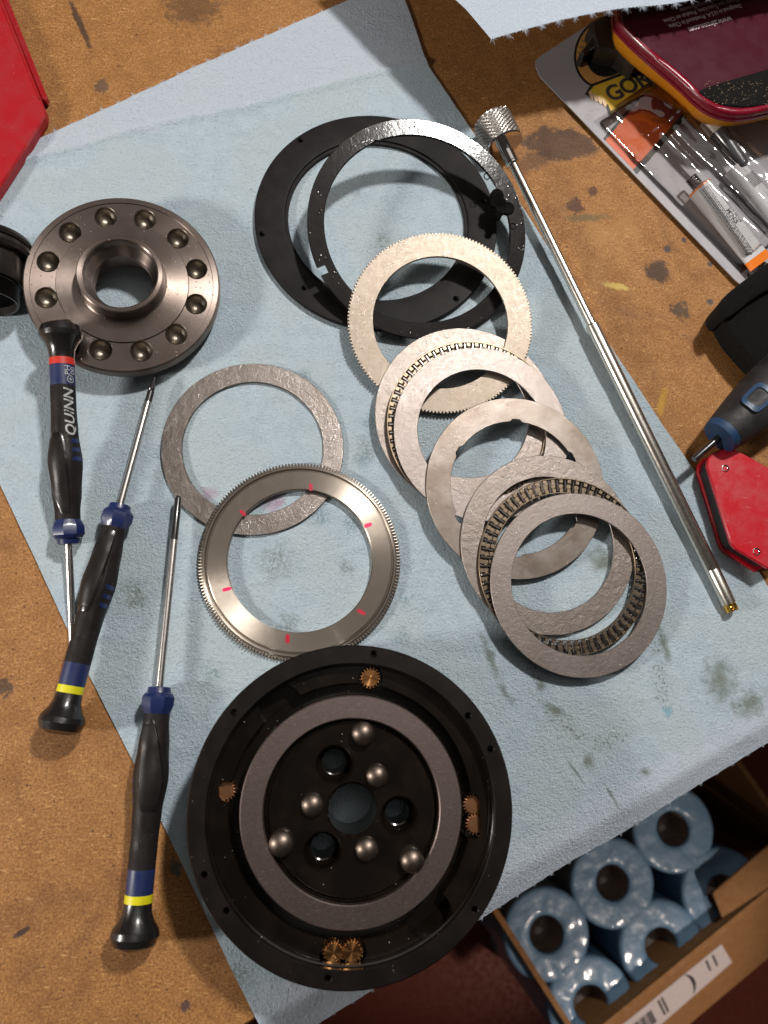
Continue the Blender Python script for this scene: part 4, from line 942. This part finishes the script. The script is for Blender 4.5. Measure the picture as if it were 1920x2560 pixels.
# second tube and the smoked nozzle
a_ = P(1834, 420, 8); b_ = P(1985, 590, 6)
m_ = along(a_, b_); t2 = thing('glue_tube', 'second glue tube with grey bars, further right in the blister', 'tube', m_)
obj('tube_body', flatbody(bmesh.new(), 0, 34, 4.6, 5.6, 1.0, 0.3), M['tube'], t2, angle=60)
bm = bmesh.new()
for i in range(9): 
    x = 7+i*0.75; box(bm, (x, 0.3, 4.35-0.08*x*0.5), (0.32, 5.0, 0.05))
o = obj('grey_bars', bm, M['tubedark'], t2)
a_ = P(1795, 330, 12); b_ = P(1880, 445, 11); m_ = along(a_, b_); t3 = thing('glue_nozzle', 'smoky grey tapered nozzle cap with a cream collar under the blister', 'nozzle', m_)
obj('nozzle_cone', lathe([(0, 0), (3.9, 0), (4.0, 1), (3.4, 9), (2.7, 19), (2.2, 20), (0, 20)], 28, closed=False, axis='X'), M['tubedark'], t3)
obj('cream_collar', flatbody(bmesh.new(), -7.5, 0.02, 4.4, 4.2, 0.8, 0.8), M['cream'], t3)
# blister shell as a height field over the card
cu_ = (P(1849, 709, 2)-P(1349, 192, 2)).normalized(); cv_ = Vector((-cu_.y, cu_.x, 0)); c0 = P(1349, 192, 2)
if (P(1920, 100, 2)-c0).dot(cv_) < 0: cv_ = -cv_
def sst(x, a, b): t_ = min(1, max(0, (x-a)/(b-a))); return t_*t_*(3-2*t_)
bm = bmesh.new(); g = []; nu, nv = 120, 90; Lc = (P(1849, 709, 2)-c0).dot(cu_)
for i in range(nu+1):
    u = 33+(Lc-3.2-33)*i/nu; row = []
    for j in range(nv+1):
        v = 3.6+70*j/nv
        e = sst(u, 34, 40)*sst(Lc-5, u-0.1, u+5)*0+sst(u, 34, 39)*(1-sst(u, Lc-9, Lc-4.5))*sst(v, 5, 9)
        h = 8.0+5.5*math.exp(-((v-13.5)/6.5)**2)*sst(u, 42, 60)+5.5*math.exp(-((v-28)/6.0)**2)*sst(u, 30, 55)+3.0*math.exp(-((v-42)/6)**2)
        h += 0.5*noise.noise(Vector((u*0.12, v*0.12, 0)))+1.3*math.exp(-((u-58)/2.2)**2)
        p = c0+cu_*u+cv_*v; row.append(bm.verts.new((p.x, p.y, zc_+0.25+h*e)))
    g.append(row)
for i in range(nu):
    for j in range(nv): bm.faces.new((g[i][j], g[i+1][j], g[i+1][j+1], g[i][j+1]))
obj('clear_blister', bm, M['clear'], card, angle=80)

# ------------------------------------------------------------------ wall scanner (maroon and amber)
zf = 27.0
sc_t = thing('wall_scanner', 'maroon and amber wall scanner lying face down with printed back and black felt, top right', 'scanner', Matrix.Identity(4))
out_px = [(1546, 45), (1552, 60), (1600, 108), (1650, 150), (1706, 196), (1758, 248), (1795, 270), (1840, 280), (1885, 276), (1920, 268), (2080, 230), (2150, 60), (2100, -130), (1700, -170), (1540, -60)]
op = smooth_poly(pxpoly(out_px, zf), 1)
cxs = sum(p.x for p in op)/len(op); cys = sum(p.y for p in op)/len(op)
def offs(d): return [Vector((p.x, p.y))+(Vector((p.x-cxs, p.y-cys)).normalized()*d) for p in op]
def shell(levels, mat, name, cap=True):
    bm = bmesh.new(); rows = [[bm.verts.new((p.x, p.y, z)) for p in offs(d)] for d, z in levels]
    for A_, B_ in zip(rows, rows[1:]):
        for i in range(len(op)): bm.faces.new((A_[i], A_[(i+1) % len(op)], B_[(i+1) % len(op)], B_[i]))
    if cap: bm.faces.new(rows[-1]); bm.faces.new(list(reversed(rows[0])))
    return obj(name, bm, mat, sc_t, angle=50)
shell([(-16, 9), (-8, 11), (-3.2, 14), (-0.8, 17.5), (0.3, 21.5)], M['orangeyel'], 'amber_shell')
shell([(0.2, 21.5), (1.1, 22), (1.1, 23.2), (0.5, 23.4), (0.5, 24.2), (1.0, 24.4), (0.9, 26.2), (0.2, 27), (-1.6, 27), (-1.9, 26.7)], M['maroonrim'], 'crimson_rim')
shell([(-2.1, 26.0), (-2.1, 26.8)], M['maroon'], 'back_label')
felt = [(1744, 224), (1762, 240), (1800, 258), (1848, 266), (1900, 262), (1960, 250), (1990, 150), (1920, 172), (1830, 198)]
obj('felt_pad', prism(smooth_poly(pxpoly(felt, 27.6), 1), 26.7, 27.6, chamfer=0.3), M['felt'], sc_t)
rnd = random.Random(5); bm = bmesh.new()
for i in range(110):
    px, py = rnd.uniform(1760, 1920), rnd.uniform(200, 262); p = P(px, py, 27.7); box(bm, (p.x, p.y, 27.66), (rnd.uniform(0.1, 0.5), 0.1, 0.08), Matrix.Rotation(rnd.uniform(0, 3), 4, 'Z'))
o = obj('dust', bm, M['skin'], sc_t); o['kind'] = 'stuff'
zl = 26.86
def lbl(s_, pxr, pyr, pxl, pyl, size, **k):
    """upside-down print: reading runs from (pxr, pyr) to (pxl, pyl)"""
    p, q = P(pxr, pyr, zl), P(pxl, pyl, zl); me = text_me(s_, size, align='LEFT', **k)
    wd = max(v.co.x for v in me.vertices)-min(v.co.x for v in me.vertices); f = (q-p).length/wd
    me.transform(Matrix.Diagonal((f*S, S, S, 1))); link('lettering', me, M['labelink'], sc_t, Matrix.Translation((p.x, p.y, zl)) @ Matrix.Rotation(math.atan2((q-p).y, (q-p).x), 4, 'Z'))
lbl('www.zircon.com', 1829, 46, 1722, 75, 4.2, bold=0.06)
lbl('Designed in U.S.A. Produced in China.', 1853, 13, 1672, 67, 3.2)
lbl('Conçu aux États-Unis. Produit en Chine.', 1846, -3, 1658, 54, 3.2)
lbl('Patents/Brevets:', 1781, 2, 1700, 26, 3.2)
# dark object squeezed between scanner and card
t = thing('black_clip', 'small black plastic clip on the printed card, left of the amber and maroon scanner', 'clip', Matrix.Identity(4))
obj('clip_body', prism(pxpoly([(1478, 55), (1545, 20), (1560, 70), (1600, 150), (1590, 160), (1548, 130), (1512, 122), (1494, 118)], 12), 3, 12, chamfer=0.8), M['blackpart'], t)
obj('clip_arm', prism(pxpoly([(1452, 128), (1486, 84), (1506, 76), (1510, 100), (1480, 122), (1460, 138)], 10), 3, 10, chamfer=0.6), M['blackpart'], t)

# ------------------------------------------------------------------ carton of towel rolls on the floor
ZR = -620.0
ctn = thing('carton', 'open brown cardboard carton of towel rolls on the floor below the bench', 'box', Matrix.Identity(4))
il = [P(1215, 2240, -600), P(1400, 2556, -600)]
def wall(name, p, q, z0, z1, th, mat='cardboard', out=1, parent=ctn):
    p, q = Vector(p[:2]), Vector(q[:2]); d = (q-p).normalized(); n_ = Vector((d.y, -d.x))*th*out
    return obj(name, prism([p, q, q+n_, p+n_], z0, z1), M[mat], parent)
pA = P(1120, 2080, -600).xy; pB = P(1440, 2625, -600).xy; pC = P(2010, 2146, -600).xy
pB = P(1455, 2600, -600).xy
wall('side_wall', pA, pB, -900, -598, 6, out=1); wall('side_wall', pB, pC, -900, -598, 6, out=1); 
dq = (pA-pB); pD = pC+dq; wall('side_wall', pC, pD, -900, -598, 6, out=1); wall('side_wall', pD, pA, -900, -598, 6, out=1)
# flap folded outwards along the near wall, with a white shipping label
d_ = (pC-pB).normalized(); n_ = Vector((d_.y, -d_.x))
bm = bmesh.new(); fv = [bm.verts.new(Vector((*(pB-d_*5), -598))), bm.verts.new(Vector((*(pC+d_*3), -598))), bm.verts.new(Vector((*(pC+d_*10+n_*78), -640))), bm.verts.new(Vector((*(pB-d_*10+n_*78), -640)))]
fv2 = [bm.verts.new(v.co-Vector((0, 0, 4))) for v in fv]
bm.faces.new(fv); bm.faces.new(list(reversed(fv2)))
for i in range(4): bm.faces.new((fv[i], fv[(i+1) % 4], fv2[(i+1) % 4], fv2[i]))
flap = obj('folded_flap', bm, M['cardboard'], ctn)
def onflap(u, v, dz=0.6):       # u 0..1 along, v mm outwards
    p = pB+(pC-pB)*u+n_*v; return Vector((p.x, p.y, -598-42*v/78+dz))
def quad(name, pts, mat, par):
    bm = bmesh.new(); bm.faces.new([bm.verts.new(p) for p in pts]); return obj(name, bm, M[mat], par)
quad('shipping_label', [onflap(-0.25, 16), onflap(0.58, 18), onflap(0.59, 48), onflap(-0.25, 56)], 'tape', flap)
for u, l_ in [(0.53, 16), (0.50, 15), (0.285, 22), (0.30, 22)]: quad('printed_line', [onflap(u, 22, 0.9), onflap(u+0.008, 22, 0.9), onflap(u+0.008, 22+l_, 0.9), onflap(u, 22+l_, 0.9)], 'text', flap)
bm = bmesh.new(); ar = []
for i in range(13):
    an = R_(-60+120*i/12); r = 17; tck = 4.2*math.cos(R_(-60+120*i/12)*1.45)+0.2
    for rr2 in (r, r-tck): ar.append(bm.verts.new(onflap(0.41+(rr2*math.cos(an)-8)/(pC-pB).length, 33+rr2*math.sin(an)*1.0, 0.9)))
for i in range(12): bm.faces.new((ar[2*i], ar[2*i+1], ar[2*i+3], ar[2*i+2]))
obj('printed_arc', bm, M['text'], flap)
bm = bmesh.new(); rnd = random.Random(3)
for i in range(14):
    u = 0.165+i*0.0065; w2 = rnd.choice([0.003, 0.005]); bm.faces.new([bm.verts.new(p) for p in (onflap(u, 26, 0.9), onflap(u+w2, 26, 0.9), onflap(u+w2, 44, 0.9), onflap(u, 44, 0.9))])
obj('barcode', bm, M['text'], flap)
# inner corner flap at the right
wl = obj('corner_flap', prism(pxpoly([(1806, 2294), (1782, 2234), (1886, 2144), (1990, 2060), (2060, 2110), (1925, 2216)], -592), -596, -592), M['cardboard'], ctn)
# rolls
def roll(px, py, label):
    c_ = P(px, py, ZR); Rr = 49.0
    t_ = thing('towel_roll', label, 'paper roll', Matrix.Translation((c_.x, c_.y, ZR)), 'wrapped blue towel rolls standing in the carton')
    bm = bmesh.new(); n2, rr2 = 72, [(19, -60), (19.2, -2.0), (20.5, 0.2), (26, 0.3), (32, 0.3), (38, 0.3), (44, 0.3), (47.6, -0.6), (48.8, -3.5), (Rr, -12), (Rr, -278)]; rows = []
    for r, z in rr2:
        rows.append([bm.verts.new((r*math.cos(2*PI*i/n2), r*math.sin(2*PI*i/n2), z+(1.6*noise.noise(Vector((r*math.cos(2*PI*i/n2)*0.09+px, r*math.sin(2*PI*i/n2)*0.09, 0))) if z > -6 else 0))) for i in range(n2)])
    for A_, B_ in zip(rows, rows[1:]):
        for i in range(n2): bm.faces.new((A_[i], A_[(i+1) % n2], B_[(i+1) % n2], B_[i]))
    obj('wrapped_paper', bm, M['wrap'], t_, angle=70)
    obj('cardboard_core', lathe([(18.8, -3), (18.9, -200), (0, -200)], 40, closed=False), M['core'], t_)
    obj('film_pucker', lathe([(0, -46), (6, -47), (12, -45), (18.9, -46)], 36, closed=False, rf=lambda k, a: 0), M['core'], t_)
roll(1367, 2336, 'wrapped blue towel roll at the left wall of the carton, nearest the housing')
roll(1532, 2207, 'wrapped blue towel roll in the middle of the carton, its dark core fully showing')
roll(1684, 2072, 'wrapped blue towel roll half hidden behind the hanging towel edge, core showing')
roll(1655, 2366, 'wrapped blue towel roll beside the folded flap, its core in shadow')
roll(1478, 2512, 'wrapped blue towel roll at the bottom edge of the picture')
roll(1808, 2232, 'wrapped blue towel roll deepest in the shadow at the right')

print('objects', len(bpy.data.objects))
